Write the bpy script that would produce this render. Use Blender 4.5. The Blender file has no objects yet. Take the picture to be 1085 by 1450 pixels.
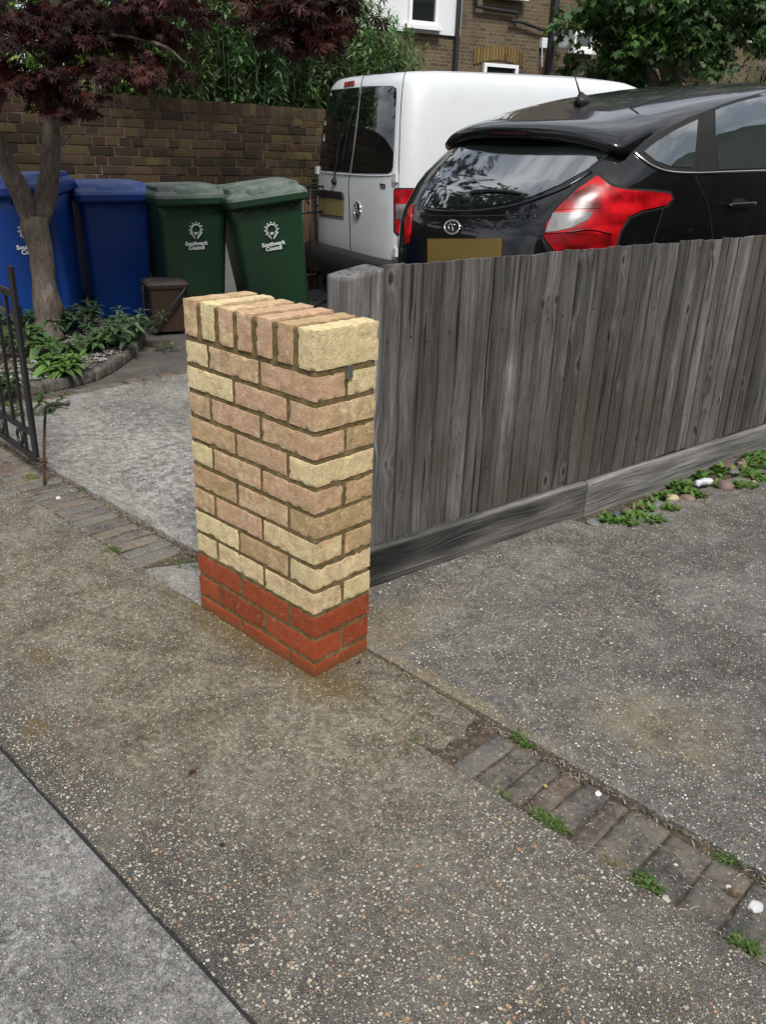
import bpy, bmesh, math, random
import numpy as np
from mathutils import Vector, Matrix, noise
from mathutils.bvhtree import BVHTree
R_ = math.radians
random.seed(7); rng = np.random.default_rng(7)
SC = bpy.context.scene
COL = SC.collection

# ------------------------------------------------------------------ camera
FPX, IW, IH = 1200.0, 1085.0, 1450.0
CAM = Vector((1.50041, -1.34787, 1.39933))
RR = Matrix(((0.71989526, 0.69320504, 0.03489408), (0.30089133, -0.26638261, -0.91569903), (-0.625472, 0.66970672, -0.40034696)))
cd = bpy.data.cameras.new('camera'); cam = bpy.data.objects.new('camera', cd); COL.objects.link(cam)
X, Yd, Z = Vector(RR[0]), Vector(RR[1]), Vector(RR[2])
m = Matrix((X, -Yd, -Z)).transposed().to_4x4(); m.translation = CAM
cam.matrix_world = m
cd.sensor_fit = 'VERTICAL'; cd.sensor_height = 24; cd.lens = 24 * FPX / IH; cd.clip_end = 500; cd.clip_start = 0.02
SC.camera = cam

def ray(px, py):
    return RR.transposed() @ Vector(((px - IW / 2) / FPX, (py - IH / 2) / FPX, 1.0))
def gnd(px, py, z=0.0):
    d = ray(px, py); return CAM + d * ((z - CAM.z) / d.z)
def pxD(px, py, D):          # the point seen at a pixel at horizontal distance D
    d = ray(px, py); return CAM + d * (D / math.hypot(d.x, d.y))
class Frame:                 # upright local frame: X along yaw, Y to its left
    def __init__(s, x, y, yaw, z=0):
        s.o = Vector((x, y, z)); s.yaw = R_(yaw); s.M = Matrix.Rotation(s.yaw, 3, 'Z'); s.I = s.M.transposed()
    def w(s, *v): return s.o + s.M @ Vector(v)
    def loc(s, px, py, X=None, Y=None, Z=None):
        c = s.I @ (CAM - s.o); d = s.I @ ray(px, py)
        i, v = (0, X) if X is not None else (1, Y) if Y is not None else (2, Z)
        return c + d * ((v - c[i]) / d[i])

# ------------------------------------------------------------------ naming
def tag(o, label=None, cat=None, group=None, kind=None):
    if label: o['label'] = label
    if cat: o['category'] = cat
    if group: o['group'] = group
    if kind: o['kind'] = kind
    return o
def empty(name, loc=(0, 0, 0), rz=0, label=None, cat=None, group=None):
    o = bpy.data.objects.new(name, None); COL.objects.link(o); o.location = loc; o.rotation_euler = (0, 0, rz)
    o.empty_display_size = .1
    return tag(o, label, cat, group)
def link(name, me, mats, parent=None, smooth=False):
    o = bpy.data.objects.new(name, me); COL.objects.link(o)
    for mm in (mats if isinstance(mats, (list, tuple)) else [mats]): me.materials.append(mm)
    if parent is not None: o.parent = parent
    if smooth: me.shade_smooth()
    return o
def from_bm(name, bm, mats, parent=None, smooth=False, recalc=True):
    if recalc: bmesh.ops.recalc_face_normals(bm, faces=bm.faces)
    me = bpy.data.meshes.new(name); bm.to_mesh(me); bm.free()
    return link(name, me, mats, parent, smooth)
def from_np(name, V, F, mats, parent=None, smooth=False, tint=None):
    me = bpy.data.meshes.new(name)
    me.from_pydata([tuple(v) for v in np.asarray(V)], [], [tuple(int(i) for i in f) for f in F])
    if tint is not None:
        a = me.color_attributes.new('tint', 'FLOAT_COLOR', 'POINT'); a.data.foreach_set('color', np.asarray(tint, dtype=np.float32).ravel())
    me.update()
    return link(name, me, mats, parent, smooth)

# ------------------------------------------------------------------ shape helpers
def box(bm, c, s, mat=0, rot=None, taper=1.0):
    vs = []
    for z in (-1, 1):
        k = taper if z > 0 else 1
        for x, y in ((-1, -1), (1, -1), (1, 1), (-1, 1)):
            p = Vector((x * s[0] / 2 * k, y * s[1] / 2 * k, z * s[2] / 2))
            if rot is not None: p = rot @ p
            vs.append(bm.verts.new(p + Vector(c)))
    for f in ((0, 3, 2, 1), (4, 5, 6, 7), (0, 1, 5, 4), (1, 2, 6, 5), (2, 3, 7, 6), (3, 0, 4, 7)):
        bm.faces.new([vs[i] for i in f]).material_index = mat
    return vs
def bevel(bm, w, seg=2, ang=30):
    e = [e for e in bm.edges if len(e.link_faces) == 2 and e.calc_face_angle(0) > R_(ang)]
    bmesh.ops.bevel(bm, geom=e, offset=w, segments=seg, affect='EDGES', profile=.6, clamp_overlap=True)
def tube(bm, pts, rad, n=8, mat=0, cap=True, flat=1.0, wob=0):
    pts = [Vector(p) for p in pts]; rad = rad if isinstance(rad, (list, tuple)) else [rad] * len(pts)
    rings = []; up = None
    for i, p in enumerate(pts):
        t = (pts[min(i + 1, len(pts) - 1)] - pts[max(i - 1, 0)]).normalized()
        if up is None: up = Vector((0, 0, 1)) if abs(t.z) < .9 else Vector((1, 0, 0))
        a = t.cross(up).normalized(); b = a.cross(t).normalized(); up = b
        ring = []
        for k in range(n):
            an = 2 * math.pi * k / n
            q = a * math.cos(an) * rad[i] + b * math.sin(an) * rad[i] * flat
            if wob: q *= 1 + wob * noise.noise(Vector((p.x * 9 + math.cos(an), p.y * 9 + math.sin(an), p.z * 7)))
            ring.append(bm.verts.new(p + q))
        rings.append(ring)
    for r0, r1 in zip(rings, rings[1:]):
        for k in range(n):
            bm.faces.new((r0[k], r0[(k + 1) % n], r1[(k + 1) % n], r1[k])).material_index = mat
    if cap:
        bm.faces.new(rings[0][::-1]).material_index = mat; bm.faces.new(rings[-1]).material_index = mat
def smooth_path(pts, n=6):
    pts = [Vector(p) for p in pts]; out = []
    P = [pts[0] * 2 - pts[1]] + pts + [pts[-1] * 2 - pts[-2]]
    for i in range(1, len(P) - 2):
        for k in range(n):
            t = k / n; a, b, c, d = P[i - 1:i + 3]
            out.append(.5 * ((2 * b) + (c - a) * t + (2 * a - 5 * b + 4 * c - d) * t * t + (3 * b - a - 3 * c + d) * t ** 3))
    out.append(pts[-1]); return out
def lathe(bm, prof, n=24, mat=0, M=None):
    rings = []
    for r, z in prof:
        ring = []
        for k in range(n):
            a = 2 * math.pi * k / n; p = Vector((r * math.cos(a), r * math.sin(a), z))
            ring.append(bm.verts.new(M @ p if M else p))
        rings.append(ring)
    for r0, r1 in zip(rings, rings[1:]):
        for k in range(n): bm.faces.new((r0[k], r0[(k + 1) % n], r1[(k + 1) % n], r1[k])).material_index = mat
    bm.faces.new(rings[0][::-1]).material_index = mat; bm.faces.new(rings[-1]).material_index = mat
def prism(bm, poly, h0, h1, mat=0, M=None):
    """vertical prism over an XY outline"""
    lo = [bm.verts.new((M @ Vector((x, y, h0))) if M else (x, y, h0)) for x, y in poly]
    hi = [bm.verts.new((M @ Vector((x, y, h1))) if M else (x, y, h1)) for x, y in poly]
    n = len(poly)
    bm.faces.new(hi).material_index = mat; bm.faces.new(lo[::-1]).material_index = mat
    for i in range(n): bm.faces.new((lo[i], lo[(i + 1) % n], hi[(i + 1) % n], hi[i])).material_index = mat
def rough_brick(dims, step, r, amp, freq, seed, chip=0.0):
    """numpy verts / faces of a box with rounded noisy edges, centred on origin"""
    n = [max(1, int(round(d / step))) for d in dims]; h = [d / 2 for d in dims]
    V = {}; verts = []; faces = []
    def vid(i, j, k):
        key = (i, j, k)
        if key not in V:
            p = Vector((-h[0] + dims[0] * i / n[0], -h[1] + dims[1] * j / n[1], -h[2] + dims[2] * k / n[2]))
            q = Vector([max(-h[a] + r, min(h[a] - r, p[a])) for a in range(3)]); d = p - q
            if d.length > 1e-9: p = q + d.normalized() * min(d.length, r)
            s = Vector((seed * 3.1, seed * 1.7, seed * 5.3))
            nv = noise.noise_vector(p * freq + s) * amp + noise.noise_vector(p * freq * 3.3 + s) * amp * .45
            edge = sum(1 for a in range(3) if h[a] - abs(p[a]) < r * 1.2)
            if chip and edge >= 2:
                c = noise.noise(p * 55 + s)
                if c > .12: nv -= p.normalized() * chip * (c - .12) * 3
                nv *= 1.5
            V[key] = len(verts); verts.append(p + nv)
        return V[key]
    for a, b, c in ((0, 1, 2), (1, 2, 0), (2, 0, 1)):
        for side in (0, n[c]):
            for i in range(n[a]):
                for j in range(n[b]):
                    q = []
                    for di, dj in ((0, 0), (1, 0), (1, 1), (0, 1)):
                        k = [0, 0, 0]; k[a] = i + di; k[b] = j + dj; k[c] = side; q.append(vid(*k))
                    faces.append(q if side else q[::-1])
    return np.array([tuple(v) for v in verts]), faces
def tone(c, a, b):
    k = random.uniform(a, b); return (*[v * k * random.uniform(.97, 1.03) for v in c], 1)
class Acc:                    # collects numpy pieces into one mesh with a tint attribute
    def __init__(s): s.V = []; s.F = []; s.T = []; s.n = 0
    def add(s, V, F, t=(1, 1, 1, 1)):
        V = np.asarray(V, dtype=float); s.V.append(V); s.F += [[i + s.n for i in f] for f in F]
        s.T.append(np.tile(np.array(t, dtype=float), (len(V), 1)) if np.ndim(t) == 1 else np.asarray(t)); s.n += len(V)
    def build(s, name, mats, parent=None, smooth=False):
        return from_np(name, np.concatenate(s.V), s.F, mats, parent, smooth, np.concatenate(s.T))

# ------------------------------------------------------------------ material DSL
class Mt:
    def __init__(s, name):
        s.m = bpy.data.materials.new(name); s.m.use_nodes = True; s.t = s.m.node_tree; s.t.nodes.clear()
        s.out = s.N('ShaderNodeOutputMaterial'); s.b = s.N('ShaderNodeBsdfPrincipled'); s.L(s.b.outputs[0], s.out.inputs[0])
        s.co = s.N('ShaderNodeTexCoord').outputs['Object']
    def N(s, t, **k):
        n = s.t.nodes.new(t)
        for a, b in k.items(): setattr(n, a, b)
        return n
    def L(s, a, b): s.t.links.new(a, b)
    def I(s, sock, v):
        if isinstance(v, bpy.types.NodeSocket): s.L(v, sock)
        elif v is not None:
            if sock.type == 'RGBA' and len(v) == 3: v = (*v, 1)
            sock.default_value = v
    def math(s, op, a, b=None, c=None, clamp=False):
        n = s.N('ShaderNodeMath', operation=op, use_clamp=clamp)
        for i, v in enumerate((a, b, c)):
            if v is not None: s.I(n.inputs[i], v)
        return n.outputs[0]
    def vm(s, op, a, b=None, out=0):
        n = s.N('ShaderNodeVectorMath', operation=op); s.I(n.inputs[0], a)
        if b is not None: s.I(n.inputs[3] if op == 'SCALE' else n.inputs[1], b)
        return n.outputs[out]
    def map(s, scale=(1, 1, 1), loc=(0, 0, 0), rot=(0, 0, 0), src=None):
        n = s.N('ShaderNodeMapping'); s.L(src or s.co, n.inputs[0]); n.inputs[1].default_value = loc; n.inputs[2].default_value = rot; n.inputs[3].default_value = scale
        return n.outputs[0]
    def noise(s, sc, det=4, rough=.55, src=None, dist=0, col=False):
        n = s.N('ShaderNodeTexNoise'); s.L(src or s.co, n.inputs['Vector']); n.inputs['Scale'].default_value = sc
        n.inputs['Detail'].default_value = det; n.inputs['Roughness'].default_value = rough; n.inputs['Distortion'].default_value = dist
        return n.outputs[1 if col else 0]
    def vor(s, sc, src=None, feat='F1', rnd=1):
        n = s.N('ShaderNodeTexVoronoi', feature=feat); s.L(src or s.co, n.inputs['Vector']); n.inputs['Scale'].default_value = sc; n.inputs['Randomness'].default_value = rnd
        return n
    def ramp(s, f, stops, interp='LINEAR'):
        n = s.N('ShaderNodeValToRGB'); s.I(n.inputs[0], f); r = n.color_ramp; r.interpolation = interp
        while len(r.elements) < len(stops): r.elements.new(.5)
        for e, (p, c) in zip(r.elements, stops):
            e.position = p; e.color = (c, c, c, 1) if isinstance(c, (int, float)) else (*c, 1)
        return n.outputs[0]
    def step(s, f, lo, hi):
        n = s.N('ShaderNodeMapRange', interpolation_type='SMOOTHSTEP'); s.I(n.inputs[0], f); s.I(n.inputs[1], lo); s.I(n.inputs[2], hi)
        return n.outputs[0]
    def mix(s, f, a, b, mode='MIX'):
        n = s.N('ShaderNodeMix', data_type='RGBA', blend_type=mode); s.I(n.inputs[0], f); s.I(n.inputs[6], a); s.I(n.inputs[7], b)
        return n.outputs[2]
    def attr(s, name='tint'): return s.N('ShaderNodeAttribute', attribute_name=name).outputs['Color']
    def bump(s, h, st=.3, dist=.01, normal=None):
        n = s.N('ShaderNodeBump'); n.inputs['Strength'].default_value = st; n.inputs['Distance'].default_value = dist; s.I(n.inputs['Height'], h)
        if normal is not None: s.L(normal, n.inputs['Normal'])
        return n.outputs[0]
    def fin(s, col=None, rough=None, nor=None, metal=None, spec=None, **k):
        s.I(s.b.inputs['Base Color'], col); s.I(s.b.inputs['Roughness'], rough)
        if nor is not None: s.L(nor, s.b.inputs['Normal'])
        if metal is not None: s.I(s.b.inputs['Metallic'], metal)
        if spec is not None: s.I(s.b.inputs['Specular IOR Level'], spec)
        for a, b in k.items(): s.I(s.b.inputs[a.replace('_', ' ')], b)
        return s.m
def radial(M, cx, cy, rx, ry, soft=.35, warp=None, w=.12, ang=0):
    """1 inside an ellipse with a noisy border"""
    src = M.map(loc=(0, 0, 0))
    if warp is not None:
        src = M.vm('ADD', src, M.vm('SCALE', M.vm('SUBTRACT', warp, (.5, .5, .5)), w))
    src = M.vm('SUBTRACT', src, (cx, cy, 0))
    n = M.N('ShaderNodeVectorRotate', rotation_type='Z_AXIS'); M.L(src, n.inputs[0]); n.inputs['Angle'].default_value = -R_(ang)
    src = M.vm('MULTIPLY', n.outputs[0], (1 / rx, 1 / ry, 0))
    d = M.vm('LENGTH', src, out=1)
    return M.step(d, 1 + soft, 1 - soft)

def plain(name, col, rough=.5, metal=0, spec=.5, nsc=30, var=.12, bsc=None, bst=.1, **k):
    M = Mt(name); n = M.noise(nsc, 5)
    c = M.mix(n, tuple(x * (1 - var) for x in col), tuple(min(1, x * (1 + var)) for x in col))
    nor = M.bump(M.noise(bsc, 4), bst, .004) if bsc else None
    return M.fin(c, rough, nor, metal, spec, **k)
# ------------------------------------------------------------------ materials
def aggregate(name, matrix_a, matrix_b, sc=85, dens=.5, palette='warm', kind='pave'):
    M = Mt(name)
    warp = M.noise(3.2, 6, .7, col=True); fine = M.noise(14, 6, .7); big = M.noise(1.6, 5, .6); grit = M.noise(330, 3, .7); mid = M.noise(52, 7, .82)
    src = M.vm('ADD', M.co, M.vm('SCALE', M.noise(60, 2, .5, col=True), .009))
    base = M.mix(M.step(M.math('ADD', M.math('MULTIPLY', big, .6), M.math('MULTIPLY', fine, .4)), .38, .64), matrix_a, matrix_b)
    patch = M.step(M.noise(2.4, 7, .72, dist=.6), .40, .60); base = M.mix(patch, M.mix(1, base, (.66, .65, .63), 'MULTIPLY'), M.mix(1, base, (1.22, 1.21, 1.2), 'MULTIPLY'))
    base = M.mix(M.step(mid, .38, .66), M.mix(1, base, (.62, .61, .60), 'MULTIPLY'), M.mix(1, base, (1.45, 1.45, 1.45), 'MULTIPLY'))
    base = M.mix(M.math('MULTIPLY', M.step(grit, .50, .70), .75 if kind != 'foot' else .9), base, (.40, .39, .365))
    base = M.mix(M.math('MULTIPLY', M.step(M.noise(230, 3, .7), .50, .66), .75), base, (.026, .024, .021))
    film = None
    if kind == 'pave':
        film = M.math('MAXIMUM', radial(M, -.65, -.25, 1.25, .40, .55, warp, .6), radial(M, .20, -.03, .40, .30, .45, warp, .45))
        film = M.math('MULTIPLY', film, M.step(M.noise(11, 7, .8), .22, .58))
        fc = M.mix(M.step(M.noise(6, 7, .8), .38, .60), (.185, .148, .085), (.43, .395, .30))
        fc = M.mix(M.step(mid, .42, .62), M.mix(1, fc, (.50, .49, .46), 'MULTIPLY'), M.mix(1, fc, (1.3, 1.3, 1.3), 'MULTIPLY')); fc = M.mix(M.step(M.noise(160, 4, .8), .46, .60), M.mix(1, fc, (.62, .60, .56), 'MULTIPLY'), fc)
        pit = M.vor(120, src); fc = M.mix(M.math('MULTIPLY', M.math('SUBTRACT', 1, M.step(pit.outputs['Distance'], .16, .30)), M.step(M.noise(17, 4, .7), .42, .55)), fc, (.07, .058, .038))
        base = M.mix(M.math('MULTIPLY', film, .70), base, fc)
        damp = M.math('MAXIMUM', radial(M, -.30, -.02, .36, .05, .6, warp, .16), M.math('MAXIMUM', radial(M, .04, .0, .1, .1, .6, warp, .2), radial(M, -.32, -.665, .040, .03, .2, warp, .16)))
        damp = M.math('MAXIMUM', damp, radial(M, -.62, -.52, .05, .03, .3, warp, .3))
        damp = M.math('MULTIPLY', damp, M.step(M.noise(34, 6, .8), .36, .56))
        base = M.mix(M.math('MULTIPLY', damp, .80), base, (.11, .073, .018))
        film = M.math('MAXIMUM', film, damp)
    if kind == 'drive':
        film = M.math('MULTIPLY', M.math('MAXIMUM', radial(M, .80, .50, .15, .12, .9, warp, .35), M.math('MAXIMUM', radial(M, -.04, .32, .10, .26, .7, warp, .25), radial(M, .3, .22, .35, .03, .8, warp, .12))), M.step(M.noise(70, 6, .85), .38, .60))
        base = M.mix(M.math('MULTIPLY', film, .72), base, M.mix(mid, (.19, .14, .06), (.36, .30, .17)))
        dk = M.math('MULTIPLY', M.math('MAXIMUM', radial(M, .82, .50, .028, .05, .9, warp, .16), radial(M, .78, .57, .018, .018, .9, warp, .1)), M.step(mid, .35, .6))
        base = M.mix(M.math('MULTIPLY', dk, .8), base, (.035, .026, .02))
        wear = M.math('MULTIPLY', M.step(M.noise(2.7, 6, .75), .52, .7), M.step(M.noise(34, 5, .75), .45, .65)); base = M.mix(M.math('MULTIPLY', wear, .45), base, (.40, .385, .36))
        film = M.math('MULTIPLY', film, .5)
    if kind == 'yard':
        wh = M.math('MULTIPLY', M.math('MULTIPLY_ADD', radial(M, -1.5, .7, 1.1, .4, .7, warp, .6), .7, .3), M.step(M.noise(24, 7, .8), .42, .62))
        base = M.mix(M.math('MULTIPLY', wh, .7), base, (.50, .49, .46))
    if kind == 'foot':
        wh = M.math('MULTIPLY', M.step(M.noise(5, 5, .7), .4, .62), M.step(M.noise(48, 7, .8), .46, .62)); base = M.mix(M.math('MULTIPLY', wh, .65), base, (.46, .455, .45))
    h = None
    for k, (s_, lo, hi) in enumerate(((sc, .16, .46), (sc * 1.6, .14, .46), (sc * 2.7, .14, .44))):
        v = M.vor(s_, M.vm('ADD', src, (k * 3.1, k * 1.7, 0))); cr = M.N('ShaderNodeSeparateColor'); M.L(v.outputs['Color'], cr.inputs[0])
        rad = M.math('MULTIPLY_ADD', cr.outputs[0], hi - lo, lo)
        expose = M.step(M.noise(4 + 5 * k, 4, .6), .28, .58)
        rad = M.math('MULTIPLY', rad, M.math('MULTIPLY_ADD', expose, .28, .72))
        pick = M.math('LESS_THAN', cr.outputs[1], dens)
        if film is not None: pick = M.math('MULTIPLY', pick, M.math('SUBTRACT', 1, M.math('MULTIPLY', M.step(film, .1, .9), M.math('GREATER_THAN', cr.outputs[0], .72))))
        mask = M.math('MULTIPLY', M.math('SUBTRACT', 1, M.step(v.outputs['Distance'], M.math('SUBTRACT', rad, .06), rad)), pick)
        if palette == 'warm':
            stone = M.ramp(cr.outputs[2], [(0, (.16, .135, .11)), (.14, (.33, .24, .15)), (.28, (.40, .22, .12)), (.34, (.50, .44, .34)), (.52, (.24, .22, .20)), (.68, (.60, .57, .51)), (.84, (.45, .37, .21)), (.93, (.82, .81, .77))], 'CONSTANT')
        else:
            stone = M.ramp(cr.outputs[2], [(0, (.17, .16, .15)), (.25, (.33, .31, .28)), (.5, (.24, .22, .19)), (.62, (.52, .50, .47)), (.82, (.40, .31, .20)), (.9, (.80, .79, .76))], 'CONSTANT')
        base = M.mix(mask, base, stone)
        h = mask if h is None else M.math('ADD', h, mask)
    height = M.math('ADD', M.math('MULTIPLY', h, .5), M.math('ADD', M.math('MULTIPLY', grit, .5), M.math('MULTIPLY', M.noise(45, 6, .75), 1.1)))
    return M.fin(base, M.math('MULTIPLY_ADD', fine, .25, .62), M.bump(height, .9, .005), spec=.4)
m_pave = aggregate('pavement_concrete', (.042, .039, .034), (.112, .105, .092), 98, .74)
m_foot = aggregate('footway_concrete', (.11, .108, .107), (.21, .207, .204), 105, .30, 'grey', 'foot')
m_drive = aggregate('drive_concrete', (.070, .067, .061), (.215, .208, .192), 92, .56, 'warm', 'drive')
m_yard = aggregate('yard_concrete', (.12, .114, .10), (.25, .24, .215), 92, .42, 'grey', 'yard')

def m_soil_():
    M = Mt('soil'); n = M.noise(35, 8, .75); v = M.vor(120)
    c = M.ramp(n, [(.3, (.030, .022, .014)), (.5, (.085, .064, .042)), (.7, (.20, .155, .105))])
    cr = M.N('ShaderNodeSeparateColor'); M.L(v.outputs['Color'], cr.inputs[0])
    c = M.mix(M.math('MULTIPLY', M.math('LESS_THAN', cr.outputs[0], .14), M.math('LESS_THAN', v.outputs['Distance'], .4)), c, (.30, .26, .19))
    c = M.mix(M.math('MULTIPLY', M.step(M.noise(6, 5, .7), .55, .7), .6), c, (.035, .055, .016))
    return M.fin(c, .95, M.bump(M.noise(90, 8, .75), 1, .012))
m_soil = m_soil_()
def m_ground_():
    M = Mt('old_paving'); n = M.noise(5, 8, .7)
    c = M.ramp(n, [(.3, (.045, .04, .034)), (.55, (.085, .077, .067)), (.75, (.13, .115, .095))])
    c = M.mix(M.step(M.noise(40, 6, .75), .6, .75), c, (.22, .17, .11))
    return M.fin(c, .9, M.bump(M.noise(60, 8, .7), .8, .008))
m_ground = m_ground_()
def m_paver_():
    M = Mt('paver_brick'); a = M.attr()
    n = M.noise(14, 7, .7); c = M.mix(M.math('MULTIPLY', n, .9), a, M.mix(1, a, (.35, .35, .4), 'MULTIPLY'))
    c = M.mix(M.math('MULTIPLY', M.step(M.noise(9, 7, .82), .38, .62), .85), c, (.155, .132, .10)); c = M.mix(M.math('MULTIPLY', M.step(M.noise(90, 5, .8), .5, .68), .5), c, (.24, .215, .17))
    v = M.vor(260); cr = M.N('ShaderNodeSeparateColor'); M.L(v.outputs['Color'], cr.inputs[0])
    c = M.mix(M.math('MULTIPLY', M.math('LESS_THAN', cr.outputs[0], .05), M.math('LESS_THAN', v.outputs['Distance'], .35)), c, (.6, .56, .47))
    return M.fin(c, .72, M.bump(M.noise(70, 7, .7), .6, .006))
m_paver = m_paver_()
def m_stock_():
    M = Mt('new_stock_brick'); a = M.attr(); sep = M.N('ShaderNodeSeparateColor'); M.L(a, sep.inputs[0])
    # tint: r = pinkness, g = yellowness, b = seed
    off = M.vm('ADD', M.co, M.vm('SCALE', M.N('ShaderNodeCombineXYZ').outputs[0], 1))
    cmb = M.N('ShaderNodeCombineXYZ'); M.L(sep.outputs[2], cmb.inputs[0]); M.L(sep.outputs[2], cmb.inputs[2])
    off = M.vm('ADD', M.co, M.vm('SCALE', cmb.outputs[0], 7.0))
    bl = M.noise(13, 5, .65, off, .6); bl2 = M.noise(24, 5, .65, off, .8)
    pink = M.step(M.math('ADD', sep.outputs[0], M.math('MULTIPLY', M.math('SUBTRACT', bl, .5), 2.2)), .2, .85)
    yel = M.step(M.math('ADD', sep.outputs[1], M.math('MULTIPLY', M.math('SUBTRACT', bl2, .5), 2.0)), .3, .95)
    c = M.mix(pink, (.42, .30, .16), (.525, .345, .225)); c = M.mix(yel, c, (.68, .575, .335)); cr_ = M.noise(9, 6, .8, off, 2.5); c = M.mix(M.step(cr_, .35, .65), M.mix(1, c, (.82, .80, .76), 'MULTIPLY'), M.mix(1, c, (1.12, 1.1, 1.08), 'MULTIPLY'))
    c = M.mix(M.math('MULTIPLY', M.step(M.noise(30, 6, .75, off, 1.2), .5, .68), .5), c, (.70, .60, .44))
    c = M.mix(M.math('MULTIPLY', M.step(M.noise(19, 7, .85, off), .52, .70), .5), c, (.27, .175, .095))
    c = M.mix(M.math('MULTIPLY', M.step(M.noise(300, 3, .7), .52, .68), .6), c, (.24, .155, .08))
    h = M.math('ADD', M.math('MULTIPLY', M.noise(180, 6, .75), .35), M.math('MULTIPLY', M.noise(32, 5, .7, off, 2.0), 1.1))
    return M.fin(c, .9, M.bump(h, .8, .005), spec=.2)
m_stock = m_stock_()
def m_red_():
    M = Mt('red_engineering_brick'); a = M.attr()
    c = M.mix(M.noise(18, 5, .6), M.mix(1, a, (.22, .042, .014), 'MULTIPLY'), M.mix(1, a, (.36, .080, .028), 'MULTIPLY')); c = M.mix(M.step(M.noise(150, 5, .8), .5, .66), c, M.mix(1, c, (.55, .5, .5), 'MULTIPLY'))
    c = M.mix(M.math('MULTIPLY', M.step(M.noise(22, 7, .8, dist=1.5), .56, .68), .55), c, (.46, .24, .16))
    sz = M.N('ShaderNodeSeparateXYZ'); M.L(M.co, sz.inputs[0]); c = M.mix(M.math('MULTIPLY', M.step(M.math('ADD', sz.outputs[2], M.math('MULTIPLY', M.noise(16, 6, .8), .07)), .075, .03), .7), c, (.12, .075, .03))
    c = M.mix(M.math('MULTIPLY', M.step(M.vor(95).outputs['Distance'], .09, .03), .7), c, (.6, .42, .3))
    return M.fin(c, .75, M.bump(M.math('ADD', M.noise(120, 6, .75), M.noise(25, 5, .7, dist=1.5)), .6, .004), spec=.25)
m_red = m_red_()
def m_mortar_():
    M = Mt('damp_mortar')
    c = M.ramp(M.noise(30, 6, .7), [(.3, (.075, .055, .022)), (.52, (.155, .115, .052)), (.72, (.26, .205, .115))])
    return M.fin(c, .95, M.bump(M.noise(240, 6, .8), .9, .003), spec=.2)
m_mortar = m_mortar_()
def m_wood_(name, dark, mid, light, wash=.5):
    M = Mt(name); a = M.attr(); sep = M.N('ShaderNodeSeparateColor'); M.L(a, sep.inputs[0])
    # local: X along fence, Z up; the tint gives every board its own seed and tone
    cmb = M.N('ShaderNodeCombineXYZ'); M.L(sep.outputs[2], cmb.inputs[0]); M.L(sep.outputs[1], cmb.inputs[1]); M.L(sep.outputs[2], cmb.inputs[2])
    src = M.vm('ADD', M.co, M.vm('SCALE', cmb.outputs[0], 9.0))
    return M, sep, src
def wood_vertical():
    M, sep, src = m_wood_('weathered_boards', 0, 0, 0)
    # knots: distort the grain round sparse voronoi points
    kn = M.vor(1.0, M.map((8.5, 3, 4.6), src=src)); kd = kn.outputs['Distance']
    kcol = M.N('ShaderNodeSeparateColor'); M.L(kn.outputs['Color'], kcol.inputs[0]); has = M.math('LESS_THAN', kcol.outputs[0], .68)
    pull = M.math('MULTIPLY', M.step(kd, .45, .0), M.math('MULTIPLY', has, .032))
    cx = M.N('ShaderNodeCombineXYZ'); M.L(pull, cx.inputs[0])
    s2 = M.vm('ADD', src, cx.outputs[0])
    wv = M.vm('ADD', s2, M.vm('SCALE', M.noise(3.0, 3, .5, M.map((1, 1, .35), src=src), col=True), .010))
    g1 = M.noise(95, 7, .75, M.map((1, 1, .030), src=wv)); g2 = M.noise(300, 5, .7, M.map((1, 1, .03), src=wv)); g3 = M.noise(9, 5, .6, M.map((1, 1, .12), src=wv))
    g = M.math('ADD', M.math('MULTIPLY', g1, .45), M.math('ADD', M.math('MULTIPLY', g2, .25), M.math('MULTIPLY', g3, .35)))
    c = M.ramp(g, [(.35, (.008, .007, .007)), (.44, (.036, .034, .032)), (.51, (.075, .072, .069)), (.59, (.135, .132, .128)), (.67, (.30, .297, .29))])
    # browner less washed wood in patches lower down the boards
    br = M.math('MULTIPLY', M.step(M.noise(1.6, 5, .65), .40, .60), M.step(sep.outputs[1], .0, .7))
    c = M.mix(M.math('MULTIPLY', br, .58), c, M.mix(g, (.014, .010, .007), (.105, .082, .062)))
    c = M.mix(sep.outputs[0], c, M.mix(1, c, (1.75, 1.75, 1.78), 'MULTIPLY'))
    knot = M.math('MULTIPLY', M.step(kd, .12, .06), has); ring = M.math('MULTIPLY', M.math('MULTIPLY', M.step(kd, .24, .12), has), .35)
    c = M.mix(ring, c, (.20, .19, .175)); c = M.mix(M.math('MULTIPLY', knot, .9), c, (.018, .013, .010))
    crack = M.math('MULTIPLY', M.step(M.noise(48, 3, .5, M.map((1, 1, .03), src=wv)), .64, .68), .9)
    c = M.mix(crack, c, (.012, .010, .009))
    h = M.math('SUBTRACT', M.math('ADD', g1, M.math('MULTIPLY', g2, .6)), M.math('MULTIPLY', crack, .8))
    return M.fin(c, .8, M.bump(h, .75, .004), spec=.3)
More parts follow.
